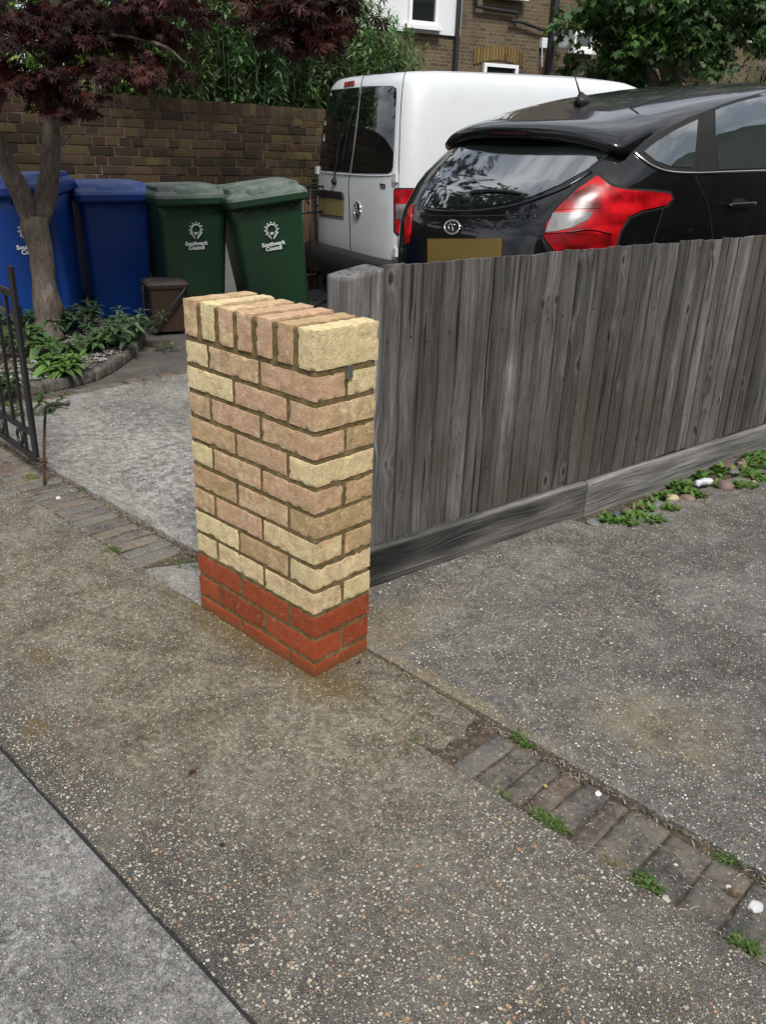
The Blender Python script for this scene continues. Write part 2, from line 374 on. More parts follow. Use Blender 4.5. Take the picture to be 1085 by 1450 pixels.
def wood_along():
    M, sep, src = m_wood_('weathered_gravel_board', 0, 0, 0)
    kn = M.vor(1.0, M.map((2.2, 3, 6), src=src)); kd = kn.outputs['Distance']
    pull = M.math('MULTIPLY', M.step(kd, .5, .0), .05); cx = M.N('ShaderNodeCombineXYZ'); M.L(M.math('MULTIPLY', pull, .4), cx.inputs[2])
    wv = M.vm('ADD', M.vm('ADD', src, cx.outputs[0]), M.vm('SCALE', M.noise(3, 3, .5, M.map((.2, 1, 1), src=src), col=True), .008))
    g1 = M.noise(60, 6, .65, M.map((.04, 1, 1), src=wv)); g2 = M.noise(200, 4, .6, M.map((.02, 1, 1), src=wv))
    g = M.math('ADD', M.math('MULTIPLY', g1, .6), M.math('MULTIPLY', g2, .4))
    lt = M.ramp(g, [(.36, (.05, .047, .043)), (.5, (.185, .18, .17)), (.64, (.36, .355, .345))])
    dk = M.ramp(g, [(.36, (.006, .006, .006)), (.52, (.022, .021, .021)), (.66, (.10, .098, .095))])
    c = M.mix(sep.outputs[0], dk, lt)
    return M.fin(c, .82, M.bump(M.math('ADD', g1, g2), .7, .004), spec=.3)
m_boards = wood_vertical(); m_gravel_board = wood_along()
def m_oldbrick_(name, cols, flat=False):
    M = Mt(name); a = M.attr(); n = M.noise(22, 7, .7)
    c = M.mix(n, M.mix(1, a, (.5, .5, .5), 'MULTIPLY'), M.mix(1, a, (1.35, 1.3, 1.25), 'MULTIPLY'))
    c = M.mix(M.math('MULTIPLY', M.step(M.noise(2.3, 6, .7), .5, .68), .6), c, (.016, .013, .010))
    c = M.mix(M.math('MULTIPLY', M.step(M.noise(7, 7, .75), .60, .72), .35), c, (.17, .15, .12))
    return M.fin(c, .92, M.bump(M.noise(90, 7, .75), .8, .008), spec=.2)
m_oldbrick = m_oldbrick_('old_wall_brick', 0)
def m_oldmortar_():
    M = Mt('old_lime_mortar'); c = M.ramp(M.noise(4, 8, .7), [(.35, (.04, .034, .025)), (.55, (.11, .095, .07)), (.72, (.24, .215, .175))])
    return M.fin(c, .95, M.bump(M.noise(120, 6, .8), .8, .006), spec=.2)
m_oldmortar = m_oldmortar_()
def m_housebrick_(name='house_brick', a=(.125, .092, .055), b=(.055, .043, .033), mort=(.17, .155, .12)):
    M = Mt(name); cs = M.map((1, 1, 1), rot=(R_(90), 0, 0)) # local x, z
    s = M.N('ShaderNodeSeparateXYZ'); M.L(M.co, s.inputs[0]); cb = M.N('ShaderNodeCombineXYZ'); M.L(s.outputs[0], cb.inputs[0]); M.L(s.outputs[2], cb.inputs[1])
    n = M.N('ShaderNodeTexBrick'); M.L(cb.outputs[0], n.inputs['Vector']); n.offset = .5; n.squash = .5; n.squash_frequency = 2
    n.inputs['Scale'].default_value = 1; n.inputs['Brick Width'].default_value = .225; n.inputs['Row Height'].default_value = .075; n.inputs['Mortar Size'].default_value = .007
    n.inputs['Mortar Smooth'].default_value = .2; n.inputs['Bias'].default_value = -.1
    n.inputs['Color1'].default_value = (*a, 1); n.inputs['Color2'].default_value = (*b, 1); n.inputs['Mortar'].default_value = (*mort, 1)
    c = M.mix(M.math('MULTIPLY', M.step(M.noise(.9, 6, .7), .40, .66), .5), n.outputs[0], (.07, .052, .036))
    c = M.mix(M.math('MULTIPLY', M.step(M.noise(30, 5, .7), .45, .7), .4), c, (.20, .135, .075))
    return M.fin(c, .92, M.bump(M.math('SUBTRACT', 1, n.outputs[1]), .6, .01), spec=.2)
m_house = m_housebrick_()
m_render = plain('white_painted_render', (.62, .64, .65), .85, nsc=3, var=.08, bsc=40, bst=.3)
m_white = plain('white_window_plastic', (.72, .73, .74), .35, var=.04)
m_blackpipe = plain('black_pipe', (.012, .012, .013), .4)
m_glass = Mt('dark_window_glass'); m_glass = m_glass.fin((.012, .015, .016), .03, spec=.9)
m_iron = plain('black_painted_iron', (.010, .010, .011), .38, nsc=60, var=.4, bsc=150, bst=.15)
def m_rust_():
    M = Mt('rusty_rod'); s = M.N('ShaderNodeSeparateXYZ'); M.L(M.co, s.inputs[0])
    r = M.math('MULTIPLY', M.step(s.outputs[2], .27, .20), 1); r = M.math('MULTIPLY', r, M.step(M.noise(60, 5, .7), .3, .5))
    c = M.mix(r, (.012, .012, .012), M.mix(M.noise(90, 5, .7), (.045, .020, .010), (.12, .05, .022)))
    return M.fin(c, M.math('MULTIPLY_ADD', r, .4, .4), M.bump(M.noise(200, 5), .5, .002))
m_rust = m_rust_()
def m_plastic_(name, col, dust=.25, rough=.42):
    M = Mt(name); n = M.noise(3, 6, .7)
    c = M.mix(n, tuple(x * .8 for x in col), tuple(x * 1.15 for x in col))
    nz = M.N('ShaderNodeNewGeometry'); s = M.N('ShaderNodeSeparateXYZ'); M.L(nz.outputs['Normal'], s.inputs[0])
    up = M.math('MULTIPLY', M.step(s.outputs[2], .35, .95), M.step(M.noise(11, 7, .75), .25, .7))
    c = M.mix(M.math('MULTIPLY', up, dust), c, (.24, .25, .24))
    c = M.mix(M.math('MULTIPLY', M.step(M.noise(60, 6, .8), .66, .74), .25), c, (.3, .3, .28))
    return M.fin(c, M.math('MULTIPLY_ADD', up, .3, rough), M.bump(M.noise(260, 3), .12, .002), spec=.45)
m_blue = m_plastic_('blue_bin_plastic', (.005, .050, .27), .45)
m_green = m_plastic_('green_bin_plastic', (.015, .050, .024), .75)
m_brown = m_plastic_('brown_caddy_plastic', (.045, .028, .020), .25)
m_blackpl = plain('black_rubber_plastic', (.012, .012, .013), .55)
m_print = plain('white_print', (.80, .84, .86), .6, var=.08)
m_grille = plain('dark_metal_grille', (.03, .03, .032), .5, metal=.5)
def m_bark_():
    M = Mt('maple_bark'); src = M.map((1, 1, .35))
    n = M.noise(22, 6, .7, src, 1.2)
    c = M.ramp(n, [(.3, (.045, .035, .028)), (.5, (.125, .10, .082)), (.7, (.21, .18, .15))])
    c = M.mix(M.math('MULTIPLY', M.step(M.noise(6, 5, .7), .55, .7), .4), c, (.085, .09, .055))
    return M.fin(c, .85, M.bump(M.noise(26, 7, .7, src, 1.6), .8, .012))
m_bark = m_bark_()
def m_leaf_(name, rough=.45, trans=.25, tint=(1, 1, 1)):
    M = Mt(name); a = M.attr(); c = M.mix(M.math('MULTIPLY', M.noise(40, 3), .5), a, M.mix(1, a, (.6, .65, .6), 'MULTIPLY'))
    M.fin(c, rough, spec=.35)
    tr = M.N('ShaderNodeBsdfTranslucent'); M.L(M.mix(1, c, (1.5, 1.6, .9), 'MULTIPLY'), tr.inputs[0])
    ms = M.N('ShaderNodeMixShader'); ms.inputs[0].default_value = trans; M.L(M.b.outputs[0], ms.inputs[1]); M.L(tr.outputs[0], ms.inputs[2]); M.L(ms.outputs[0], M.out.inputs[0])
    return M.m
m_leaf = m_leaf_('green_leaf'); m_redleaf = m_leaf_('dark_red_leaf', .5, .15)
m_stone = Mt('pebble_stone')
_a = m_stone.attr(); m_stone = m_stone.fin(m_stone.mix(m_stone.noise(60, 5, .7), _a, m_stone.mix(1, _a, (.6, .6, .6), 'MULTIPLY')), .6, m_stone.bump(m_stone.noise(150, 4), .2, .002))
# ------------------------------------------------------------------ car paints
def m_paint_(name, col, rough=.18, coat=1.0, dust=0.0, spec=.5):
    M = Mt(name); c = M.mix(M.math('MULTIPLY', M.step(M.noise(5, 8, .75), .45, .75), dust), col, (.28, .26, .23))
    return M.fin(c, rough, spec=spec, Coat_Weight=coat, Coat_Roughness=.015)
m_vanpaint = m_paint_('white_van_paint', (.60, .625, .645), .35, .5, .12)
m_carpaint = m_paint_('black_car_paint', (.002, .0022, .003), .35, .9, .015, .12)
m_gap = plain('dark_panel_gap', (.004, .004, .004), .8)
m_tint = Mt('tinted_rear_glass').fin((.008, .012, .012), .02, spec=1.0, Coat_Weight=1.0, Coat_IOR=2.6)
m_vanglass = Mt('dark_van_glass').fin((.004, .006, .006), .03, spec=.7, Coat_Weight=.5, Coat_IOR=1.6)
m_carglass = Mt('car_side_glass').fin((.03, .04, .04), .02, spec=1.0, Coat_Weight=1.0, Coat_IOR=2.0)
def m_lens_(name, a, b, sc=60):
    M = Mt(name); s = M.N('ShaderNodeSeparateXYZ'); M.L(M.co, s.inputs[0])
    w = M.math('SINE', M.math('MULTIPLY', s.outputs[2], sc)); w2 = M.math('SINE', M.math('MULTIPLY', s.outputs[1], sc * .7))
    f = M.math('ADD', M.math('MULTIPLY', M.step(M.math('MULTIPLY', w, w2), -.6, .9), .5), M.math('MULTIPLY', M.step(M.noise(9, 4, .6), .35, .65), .5))
    return M.fin(M.mix(f, a, b), .24, spec=.35)
m_lens = m_lens_('red_lamp_lens', (.16, .001, .003), (.60, .008, .014)); m_lensdark = m_lens_('deep_red_lamp_lens', (.07, .001, .002), (.30, .004, .006))
m_clear = m_lens_('clear_lamp_lens', (.08, .08, .085), (.30, .30, .31), 31)
m_chrome = Mt('chrome').fin((.75, .76, .78), .12, metal=1.0)
m_plate = plain('number_plate', (.13, .082, .014), .5); m_plate2 = plain('dusty_number_plate', (.25, .20, .08), .5)
m_tyre = plain('tyre_rubber', (.015, .015, .016), .8); m_rim = plain('wheel_rim', (.32, .33, .34), .3, metal=.8)

# ------------------------------------------------------------------ bodies built from horizontal slices
def slices(levels, mid, n_seg, n_exp, bulge=.05, rect_r=None, oy=0.0):
    """levels: (z, x_rear, x_front, half_width, rise)"""
    bm = bmesh.new(); rings = []
    for z, xr, xf, w, rise in levels:
        ring = []
        for k in range(n_seg):
            a = 2 * math.pi * (k + .5) / n_seg; ca, sa = math.cos(a), math.sin(a)
            e = 2.0 / n_exp; y = w * math.copysign(abs(sa) ** e, sa)
            x = mid - (mid - xr) * abs(ca) ** e if ca < 0 else mid + (xf - mid) * abs(ca) ** e
            if ca < 0: x += bulge * (abs(y) / max(w, .01)) ** 2 * abs(ca) ** .1
            zz = z + rise * (1 - math.exp(-max(0, x - xr) / 1.2))
            ring.append(bm.verts.new((x, y + oy, zz)))
        rings.append(ring)
    for r0, r1 in zip(rings, rings[1:]):
        for k in range(n_seg): bm.faces.new((r0[k], r0[(k + 1) % n_seg], r1[(k + 1) % n_seg], r1[k]))
    # close the top by joining mirrored points across the centre line
    top = rings[-1]; half = n_seg // 2
    for k in range(half - 1):
        a, b = top[k], top[k + 1]; c, d = top[n_seg - 2 - k], top[n_seg - 1 - k]
        bm.faces.new((a, b, c, d))
    bm.faces.new(rings[0][::-1])
    return bm
class Body:
    def __init__(s, fr, bm):
        s.sx = 1.0; s.fr = fr; s.bvh = BVHTree.FromBMesh(bm); s.o = fr.I @ (CAM - fr.o)
    def cast(s, px, py, off=.003):
        d = (s.fr.I @ ray(px, py)).normalized(); h = s.bvh.ray_cast(s.o, d)
        if h[0] is None:      # just past the outline: step back onto the body
            for k in range(1, 60):
                for qx, qy in ((px + k, py), (px + k * .7, py + k * .7), (px, py + k), (px - k, py), (px - k * .7, py + k * .7)):
                    d = (s.fr.I @ ray(qx, qy)).normalized(); h = s.bvh.ray_cast(s.o, d)
                    if h[0] is not None: break
                if h[0] is not None: break
            if h[0] is None: h = s.bvh.find_nearest(s.o + d * 6)
        n = h[1] if h[1].dot(d) < 0 else -h[1]
        return h[0] + n * off, n
    def patch(s, name, outline, mat, parent, off=.003, res=6, th=.003):
        """a lens / pane / plate lying on the body inside a drawn outline"""
        bm = bmesh.new(); f = bm.faces.new([bm.verts.new((x, y, 0)) for x, y in outline])
        xs = [p[0] for p in outline]; ys = [p[1] for p in outline]
        for ax, lo, hi in (((1, 0, 0), min(xs), max(xs)), ((0, 1, 0), min(ys), max(ys))):
            v = lo + res
            while v < hi:
                bmesh.ops.bisect_plane(bm, geom=bm.verts[:] + bm.edges[:] + bm.faces[:], plane_co=Vector(ax) * v, plane_no=ax); v += res
        bmesh.ops.triangulate(bm, faces=bm.faces)
        P0 = {v: s.cast(v.co.x, v.co.y, off)[0] for v in bm.verts}; P1 = {v: s.cast(v.co.x, v.co.y, max(off - th, .0003))[0] for v in bm.verts}
        for v, p in P0.items(): v.co = p
        bm.normal_update(); e = s.o - sum((v.co for v in bm.verts), Vector()) / len(bm.verts)
        if sum(f.normal.dot(e) * f.calc_area() for f in bm.faces) < 0: bmesh.ops.reverse_faces(bm, faces=bm.faces)
        if th:
            lo = {}
            for ed in [ed for ed in bm.edges if len(ed.link_faces) == 1]:
                for v in ed.verts:
                    if v not in lo: lo[v] = bm.verts.new(P1[v])
                lp = ed.link_loops[0]; a, b = lp.vert, lp.link_loop_next.vert
                bm.faces.new((b, a, lo[a], lo[b]))
        me_ = from_bm(name, bm, mat, parent, True, recalc=False)
        me_.data.set_sharp_from_angle(angle=R_(45)); return me_
    def cast_n(s, co):
        h = s.bvh.find_nearest(co); d = co - h[0]
        return d.normalized() if d.length > 1e-5 else h[1]
    def line(s, name, pts, mat, parent, w=.004, off=.001, n=6, flat=1.0, sm=5):
        bm = bmesh.new(); P = smooth_path([(x, y, 0) for x, y in pts], sm)
        tube(bm, [s.cast(p.x, p.y, off)[0] for p in P], w, n, flat=flat)
        return from_bm(name, bm, mat, parent, True)
def wheel(parent, x, y, r, w, oz=0):
    bm = bmesh.new(); M = Matrix.Translation((x, y, r)) @ Matrix.Rotation(R_(90), 4, 'X')
    lathe(bm, [(r * .6, -w / 2), (r * .93, -w / 2), (r, -w / 2 + .03), (r, w / 2 - .03), (r * .93, w / 2), (r * .6, w / 2)], 32, M=M)
    t = from_bm('tyre', bm, m_tyre, None, True)
    bm = bmesh.new(); lathe(bm, [(.02, -w / 2 - .002), (r * .2, -w / 2 - .002), (r * .3, -w / 2 + .03), (r * .55, -w / 2 + .02), (r * .61, -w / 2 + .001), (r * .61, w / 2 - .001), (r * .2, w / 2 - .01), (.02, w / 2)], 20, M=M)
    rm = from_bm('rim', bm, m_rim)
    e = empty('wheel'); e.parent = parent; t.parent = e; rm.parent = e

# ================================================================== BLACK HATCHBACK
def build_car():
    fr = Frame(-1.662, 2.525, 82)
    root = empty('parked_car', fr.o, fr.yaw, 'glossy black hatchback parked behind the timber fence with big red tail lamps', 'car')
    L = [(.33, .10, 4.15, .80, 0), (.42, .03, 4.25, .85, 0), (.60, -.01, 4.3, .88, 0), (.80, -.01, 4.3, .885, 0), (.94, .0, 4.28, .885, .0), (1.01, .015, 4.2, .88, .01), (1.06, .045, 4.1, .875, .03),
         (1.10, .075, 3.9, .87, .06), (1.16, .12, 3.6, .865, .10), (1.22, .18, 3.3, .855, .13), (1.30, .28, 3.1, .815, .22), (1.38, .38, 2.9, .765, .32), (1.43, .46, 2.75, .71, .40), (1.46, .50, 2.65, .66, .42), (1.475, .53, 2.55, .60, .425), (1.49, .56, 2.45, .48, .43), (1.50, .58, 2.4, .30, .435)]
    bm = slices(L, 1.7, 96, 4.2, .05)
    bmesh.ops.recalc_face_normals(bm, faces=bm.faces); B = Body(fr, bm)
    from_bm('body', bm, m_carpaint, root, True)
    # rear spoiler over the glass
    bm = bmesh.new(); rows = []
    N = 28
    for i in range(N + 1):
        y = -.69 + 1.36 * i / N; t = abs(y + .01) / .68
        xt = .375 + .13 * t ** 3; zt = 1.495 - .035 * t ** 2 - .05 * t ** 5
        zr = 1.575 - .02 * t ** 2 - .02 * t ** 6
        rows.append([bm.verts.new((xt + .40, y * .97, zr + .025)), bm.verts.new((xt + .22, y, zr - .022)), bm.verts.new((xt + .07, y, zt + .035)), bm.verts.new((xt + .01, y, zt + .006)), bm.verts.new((xt, y, zt - .008)),
                     bm.verts.new((xt + .005, y, zt - .035)), bm.verts.new((xt + .05, y, zt - .06)), bm.verts.new((xt + .25, y * .98, zt - .03))])
    for a, b in zip(rows, rows[1:]):
        for k in range(7): bm.faces.new((a[k], a[k + 1], b[k + 1], b[k]))
    bm.faces.new(rows[0]); bm.faces.new(rows[-1][::-1])
    sp = from_bm('spoiler', bm, m_carpaint, root, True)
    bm = bmesh.new(); box(bm, (.383, 0, 1.468), (.01, .26, .014)); from_bm('brake_light', bm, plain('unlit_brake_lens', (.035, .003, .004), .2), sp)
    glass = [(596, 287), (603, 272), (620, 246), (642, 214), (700, 190), (800, 182), (866, 196), (872, 208), (852, 226), (831, 241), (795, 261), (753, 279), (710, 289), (660, 294), (615, 295), (600, 292)]
    B.patch('rear_window', glass, m_tint, root, .004, 8)
    B.line('window_trim', [(596, 290), (603, 297), (630, 300), (670, 299), (715, 294), (757, 283), (800, 266), (838, 244)], m_carpaint, root, .008, .002)
    w = B.line('rear_wiper', [(657, 278), (680, 272.5), (710, 272.5), (739, 276)], m_blackpl, root, .008, .014); tag(w)
    bm = bmesh.new(); p, n = B.cast(662, 281); lathe(bm, [(.03, 0), (.03, .02), (.012, .035)], 14, M=Matrix.Translation(p) @ n.to_track_quat('Z', 'Y').to_matrix().to_4x4()); from_bm('wiper_pivot', bm, m_blackpl, w, True)
    B.line('hatch_gap', [(893, 153), (905, 162), (909, 172), (900, 184), (876, 208), (850, 227), (836, 238), (834, 244)], m_gap, root, .006, -.001)
    B.line('hatch_gap', [(836, 241), (815, 266), (790, 292), (774, 315), (768, 334), (774, 352), (786, 372)], m_gap, root, .005, -.001)
    B.line('roof_gutter', [(893, 153), (930, 142), (969, 131), (1020, 121), (1085, 116), (1150, 114)], m_gap, root, .008, -.001)
    lamp = [(845.5, 250), (866, 265), (889, 270), (928, 272), (947, 274.5), (951, 281), (942, 290.5), (908, 298), (889, 307), (877, 327), (870, 351), (831, 357), (787, 356), (771, 335), (775, 317), (792, 293), (816, 271)]
    ll = [(847, 245), (868, 260), (890, 266.5), (929, 268), (951, 271), (956, 281), (946, 294), (911, 302), (893, 310), (881, 329), (874, 355), (831, 361), (784, 360), (766, 336), (771, 315), (789, 290), (814, 267)]
    surround = B.patch('lamp_surround', ll, m_gap, root, .0015, 6, .0)
    tl = B.patch('tail_light', lamp, m_lens, root, .010, 6, .012)
    B.patch('reversing_lens', [(773, 329), (783.5, 303), (806, 302), (839, 301.6), (832, 312), (807, 324), (785, 328)], m_clear, tl, .014, 5, .003)
    B.patch('lower_lens', [(773, 333), (800, 331), (836, 329), (862, 333), (868, 351), (831, 355), (788, 354)], m_lensdark, tl, .0135, 5, .003)
    B.patch('inner_reflector', [(838, 262), (848, 266), (854, 282), (848, 296), (815, 297), (790, 299), (806, 280)], m_lensdark, tl, .0135, 5, .003)
    B.line('lens_bar', [(771, 331), (800, 329), (836, 326), (865, 331)], m_lensdark, tl, .004, .014)
    B.patch('tail_light', [(579, 297), (585, 290), (584, 303), (582, 330), (579, 344), (575, 345), (575, 318)], m_lens, root, .010, 4, .01)
    B.patch('number_plate', [(607, 338), (712, 338), (710, 374), (607, 374)], m_plate, root, .008, 9, .008)
    B.line('tailgate_crease', [(596, 303), (615, 306), (690, 306), (752, 304), (757, 308)], m_carpaint, root, .004, .001)
    # oval badge
    p, n = B.cast(642, 322, .004); M = Matrix.Translation(p) @ n.to_track_quat('Z', 'Y').to_matrix().to_4x4()
    bm = bmesh.new(); tube(bm, [M @ Vector((.062 * math.cos(a), .036 * math.sin(a), .004)) for a in [2 * math.pi * k / 32 for k in range(33)]], .0055, 8); bd = from_bm('badge', bm, m_chrome, root, True)
    bm = bmesh.new(); bm.faces.new([bm.verts.new(M @ Vector((.058 * math.cos(2 * math.pi * k / 32), .033 * math.sin(2 * math.pi * k / 32), .003))) for k in range(32)]); from_bm('badge_field', bm, m_gap, bd)
    bm = bmesh.new()
    for sx in (-1, 1): tube(bm, [M @ Vector((sx * .016 + .012 * math.cos(a) * .9, .016 * math.sin(a) + .001, .006)) for a in [R_(50) + R_(230) * k / 10 for k in range(11)]], .003, 6)
    from_bm('badge_letters', bm, m_chrome, bd, True)
    # side glass with a black surround and the bright strip under it
    B.patch('quarter_window_frame', [(899, 214), (920, 197), (948, 180), (975, 167), (996, 159), (990, 200), (986, 246), (950, 242), (925, 232), (908, 222)], m_gap, root, .002, 8, .0)
    B.patch('quarter_window', [(912, 215), (930, 201), (955, 186), (977, 175), (988, 170), (985, 205), (981, 238), (950, 236), (928, 228)], m_carglass, root, .006, 8, .003)
    B.patch('door_pillar', [(997, 159), (1013, 153), (1013, 180), (1018, 242), (987, 243), (990, 205)], m_gap, root, .004, 8, .003)
    B.patch('door_window_frame', [(1000, 157), (1040, 142), (1085, 130), (1150, 120), (1150, 242), (1085, 241), (1010, 243), (1004, 200)], m_gap, root, .002, 9, .0)
    B.patch('door_window', [(1012.5, 157), (1045, 146), (1085, 136.5), (1150, 127), (1150, 238), (1085, 238.5), (1018, 240.5), (1013, 205)], m_carglass, root, .007, 9, .003)
    B.line('chrome_strip', [(899, 216), (909, 225), (925, 236), (948, 243.5), (985, 245.5), (1040, 243.5), (1085, 242), (1150, 241)], m_chrome, root, .007, .003, 8)
    B.line('door_gap', [(997, 160), (990, 205), (986, 247), (990, 262), (1000, 283), (1006, 305), (1009, 330), (1011, 350)], m_gap, root, .004, -.0005)
    B.line('bumper_gap', [(940, 294), (936, 310), (928, 335), (922, 360)], m_gap, root, .003, -.0005)
    h = B.line('door_handle', [(1027, 292), (1035, 290), (1052, 289), (1063, 288)], m_carpaint, root, .012, .028, 8)
    B.patch('handle_recess', [(1036, 287), (1040, 282), (1047, 280), (1055, 282), (1060, 287), (1060, 293), (1056, 298), (1049, 300), (1041, 297), (1037, 292)], m_gap, h, .0015, 5, 0)
    # aerial at the back of the roof
    a = fr.I @ (pxD(823, 142, 6.35) - fr.o); p, n = B.cast(826, 147, 0)
    bm = bmesh.new(); q = p
    for k in range(4): pass
    v = [bm.verts.new(q + Vector(c)) for c in ((-.06, -.03, -.01), (-.06, .03, -.01), (.11, .03, .0), (.11, -.03, .0), (-.045, .0, .065), (-.02, 0, .065))]
    for f in ((0, 1, 2, 3), (0, 3, 5, 4), (1, 4, 5, 2), (0, 4, 1), (3, 2, 5)): bm.faces.new([v[i] for i in f])
    bevel(bm, .008, 2); ae = from_bm('aerial', bm, m_blackpl, root, True)
    tip = fr.loc(812, 100, Y=q.y)
    bm = bmesh.new(); tube(bm, [q + Vector((-.035, 0, .05)), tip], [.006, .0022], 8); from_bm('aerial_mast', bm, m_blackpl, ae, True)
    for x in (.86, 3.5):
        for y in (-.76, .76): wheel(root, x, y, .32, .2)
build_car()

# ================================================================== WHITE VAN
def text_mesh(name, body, size, mat, parent, M, extrude=.001, bold=.0, sp=1.0, lh=.9):
    cu = bpy.data.curves.new('t', 'FONT'); cu.body = body; cu.size = size; cu.align_x = 'CENTER'; cu.align_y = 'CENTER'; cu.extrude = extrude; cu.offset = bold; cu.space_character = sp; cu.space_line = lh; cu.resolution_u = 3
    to = bpy.data.objects.new('t', cu); COL.objects.link(to); bpy.context.view_layer.update()
    me = bpy.data.meshes.new_from_object(to.evaluated_get(bpy.context.evaluated_depsgraph_get())); bpy.data.objects.remove(to); me.transform(M)
    me.materials.clear(); o = bpy.data.objects.new(name, me); me.materials.append(mat); COL.objects.link(o); o.parent = parent
    return o
def build_van():
    fr = Frame(-4.093, 4.091, 73)
    root = empty('parked_van', fr.o, fr.yaw, 'white panel van with dark twin rear windows parked beyond the black hatchback', 'van')
    L = [(.30, .06, 4.1, .83, 0), (.40, .03, 4.15, .87, 0), (.60, .02, 4.15, .89, 0), (.90, .02, 4.1, .89, 0), (1.10, .025, 3.8, .885, .0), (1.25, .035, 3.4, .87, 0), (1.5, .06, 3.15, .845, 0.01), (1.70, .085, 2.95, .80, .02), (1.78, .10, 2.85, .78, .03),
         (1.83, .115, 2.76, .76, .045), (1.87, .14, 2.66, .73, .06), (1.895, .175, 2.54, .69, .07), (1.91, .23, 2.40, .60, .075), (1.925, .32, 2.2, .48, .08), (1.935, .42, 2.0, .28, .08)]
    bm = slices(L, 1.4, 160, 11.0, .05, oy=.115)
    bmesh.ops.recalc_face_normals(bm, faces=bm.faces); B = Body(fr, bm)
    from_bm('body', bm, m_vanpaint, root, True)
    B.patch('rear_window', [(470, 127.5), (510, 123.5), (504, 180), (495, 244.5), (452, 241), (448, 235), (451, 205), (456, 169), (464, 134)], m_vanglass, root, .004, 8)
    B.patch('rear_window', [(512.5, 122.5), (556, 121.5), (561.5, 125), (562, 132), (559, 197), (557, 236), (555, 243), (549, 246), (497.5, 245.5), (506, 180)], m_vanglass, root, .004, 8)
    B.line('door_gap', [(523, 101), (516, 107), (511, 125), (504, 180), (496, 246), (494, 262), (495.5, 310), (497, 366)], m_gap, root, .005, 0)
    B.line('door_gap', [(575, 101), (572, 112), (568, 154), (565, 240), (564, 300), (563, 376)], m_gap, root, .004, 0)
    B.line('door_gap', [(447, 345), (470, 356), (497, 366), (530, 372), (564, 377)], m_gap, root, .005, 0)
    B.line('window_trim', [(449, 243), (496, 247.5), (551, 248.5), (559, 243), (561, 235)], m_vanpaint, root, .005, .002)
    B.patch('brake_light', [(488.5, 116.7), (503, 114.5), (502, 121.4), (487.6, 123.6)], m_lensdark, root, .006, 5)
    tl = B.patch('tail_light', [(562, 268.5), (588, 268.5), (593, 272), (592, 300), (585, 331), (565, 331), (560, 326), (560, 272)], m_lens, root, .008, 5, .01)
    B.patch('reversing_lens', [(562, 289), (589, 289), (587, 310.5), (562, 310.5)], m_clear, tl, .0125, 4, .003)
    B.patch('lamp_surround', [(560, 266), (592, 266), (597, 270), (596, 300), (588, 334), (562, 334), (557.5, 328), (557.5, 270)], m_gap, root, .002, 6, 0)
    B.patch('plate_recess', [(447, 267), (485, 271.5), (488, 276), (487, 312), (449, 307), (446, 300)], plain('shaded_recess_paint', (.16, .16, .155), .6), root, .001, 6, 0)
    B.patch('number_plate', [(453, 279), (487, 283), (485.5, 306.5), (453, 302)], m_plate2, root, .006, 6)
    B.patch('plate_lamp_bar', [(447, 268), (485, 272.5), (487, 281), (448, 277)], m_blackpl, root, .014, 6, .012)
    def badge(px, py, r):
        p, n = B.cast(px, py, .004); M = Matrix.Translation(p) @ n.to_track_quat('Z', 'Y').to_matrix().to_4x4()
        bm = bmesh.new(); tube(bm, [M @ Vector((r * math.cos(a), r * math.sin(a), .004)) for a in [2 * math.pi * k / 32 for k in range(33)]], .006, 8); bd = from_bm('badge', bm, m_chrome, root, True)
        bm = bmesh.new(); bm.faces.new([bm.verts.new(M @ Vector((r * math.cos(2 * math.pi * k / 32), r * math.sin(2 * math.pi * k / 32), .003))) for k in range(32)]); from_bm('badge_field', bm, m_gap, bd)
        bm = bmesh.new()
        for P in (((-.35, .85), (0, .12), (.35, .85)), ((-.85, .45), (-.42, -.75), (0, .05), (.42, -.75), (.85, .45))):
            tube(bm, [M @ Vector((x * r * .95, y * r * .95, .007)) for x, y in P], .0045, 6)
        from_bm('badge_letters', bm, m_chrome, bd)
    badge(507, 297, .062)
    p, n = B.cast(542, 264, .002); right = (fr.I @ RR[0]); zc = n; xc = (Vector((0, 0, 1)).cross(zc)).normalized(); yc = zc.cross(xc)
    M = Matrix((xc, yc, zc)).transposed().to_4x4(); M.translation = p
    text_mesh('model_lettering', 'TDI', .05, m_blackpl, root, M, .002, .002)
    w = B.line('rear_wiper', [(475.5, 257), (478, 240), (482, 210), (488, 190)], m_blackpl, root, .007, .02); B.line('wiper_blade', [(503, 152), (497, 178), (491, 205), (487, 232)], m_blackpl, w, .006, .012)
    bm = bmesh.new(); p, n = B.cast(475, 257); lathe(bm, [(.03, 0), (.03, .02), (.012, .035)], 14, M=Matrix.Translation(p) @ n.to_track_quat('Z', 'Y').to_matrix().to_4x4()); from_bm('wiper_pivot', bm, m_blackpl, w, True)
    for px, py in ((561.5, 252), (561.5, 357), (446.5, 241)):
        p, n = B.cast(px, py, .0); bm = bmesh.new(); box(bm, p + n * .012, (.03, .05, .065)); bevel(bm, .008, 2); from_bm('door_hinge', bm, m_vanpaint, root)
    p, n = B.cast(448, 256, 0); bm = bmesh.new(); box(bm, p + n * .02, (.03, .10, .03)); bevel(bm, .008, 2); from_bm('door_handle', bm, m_blackpl, root)
    B.line('roof_seam', [(520, 103), (548, 99), (575, 98)], m_gap, root, .004, 0)
    # faint swage down the side of the load bay
    # bumper
    bm = bmesh.new(); rings = []
    prof = [(.055, .50), (-.045, .485), (-.075, .46), (-.085, .38), (-.07, .27), (-.02, .22), (.06, .20)]
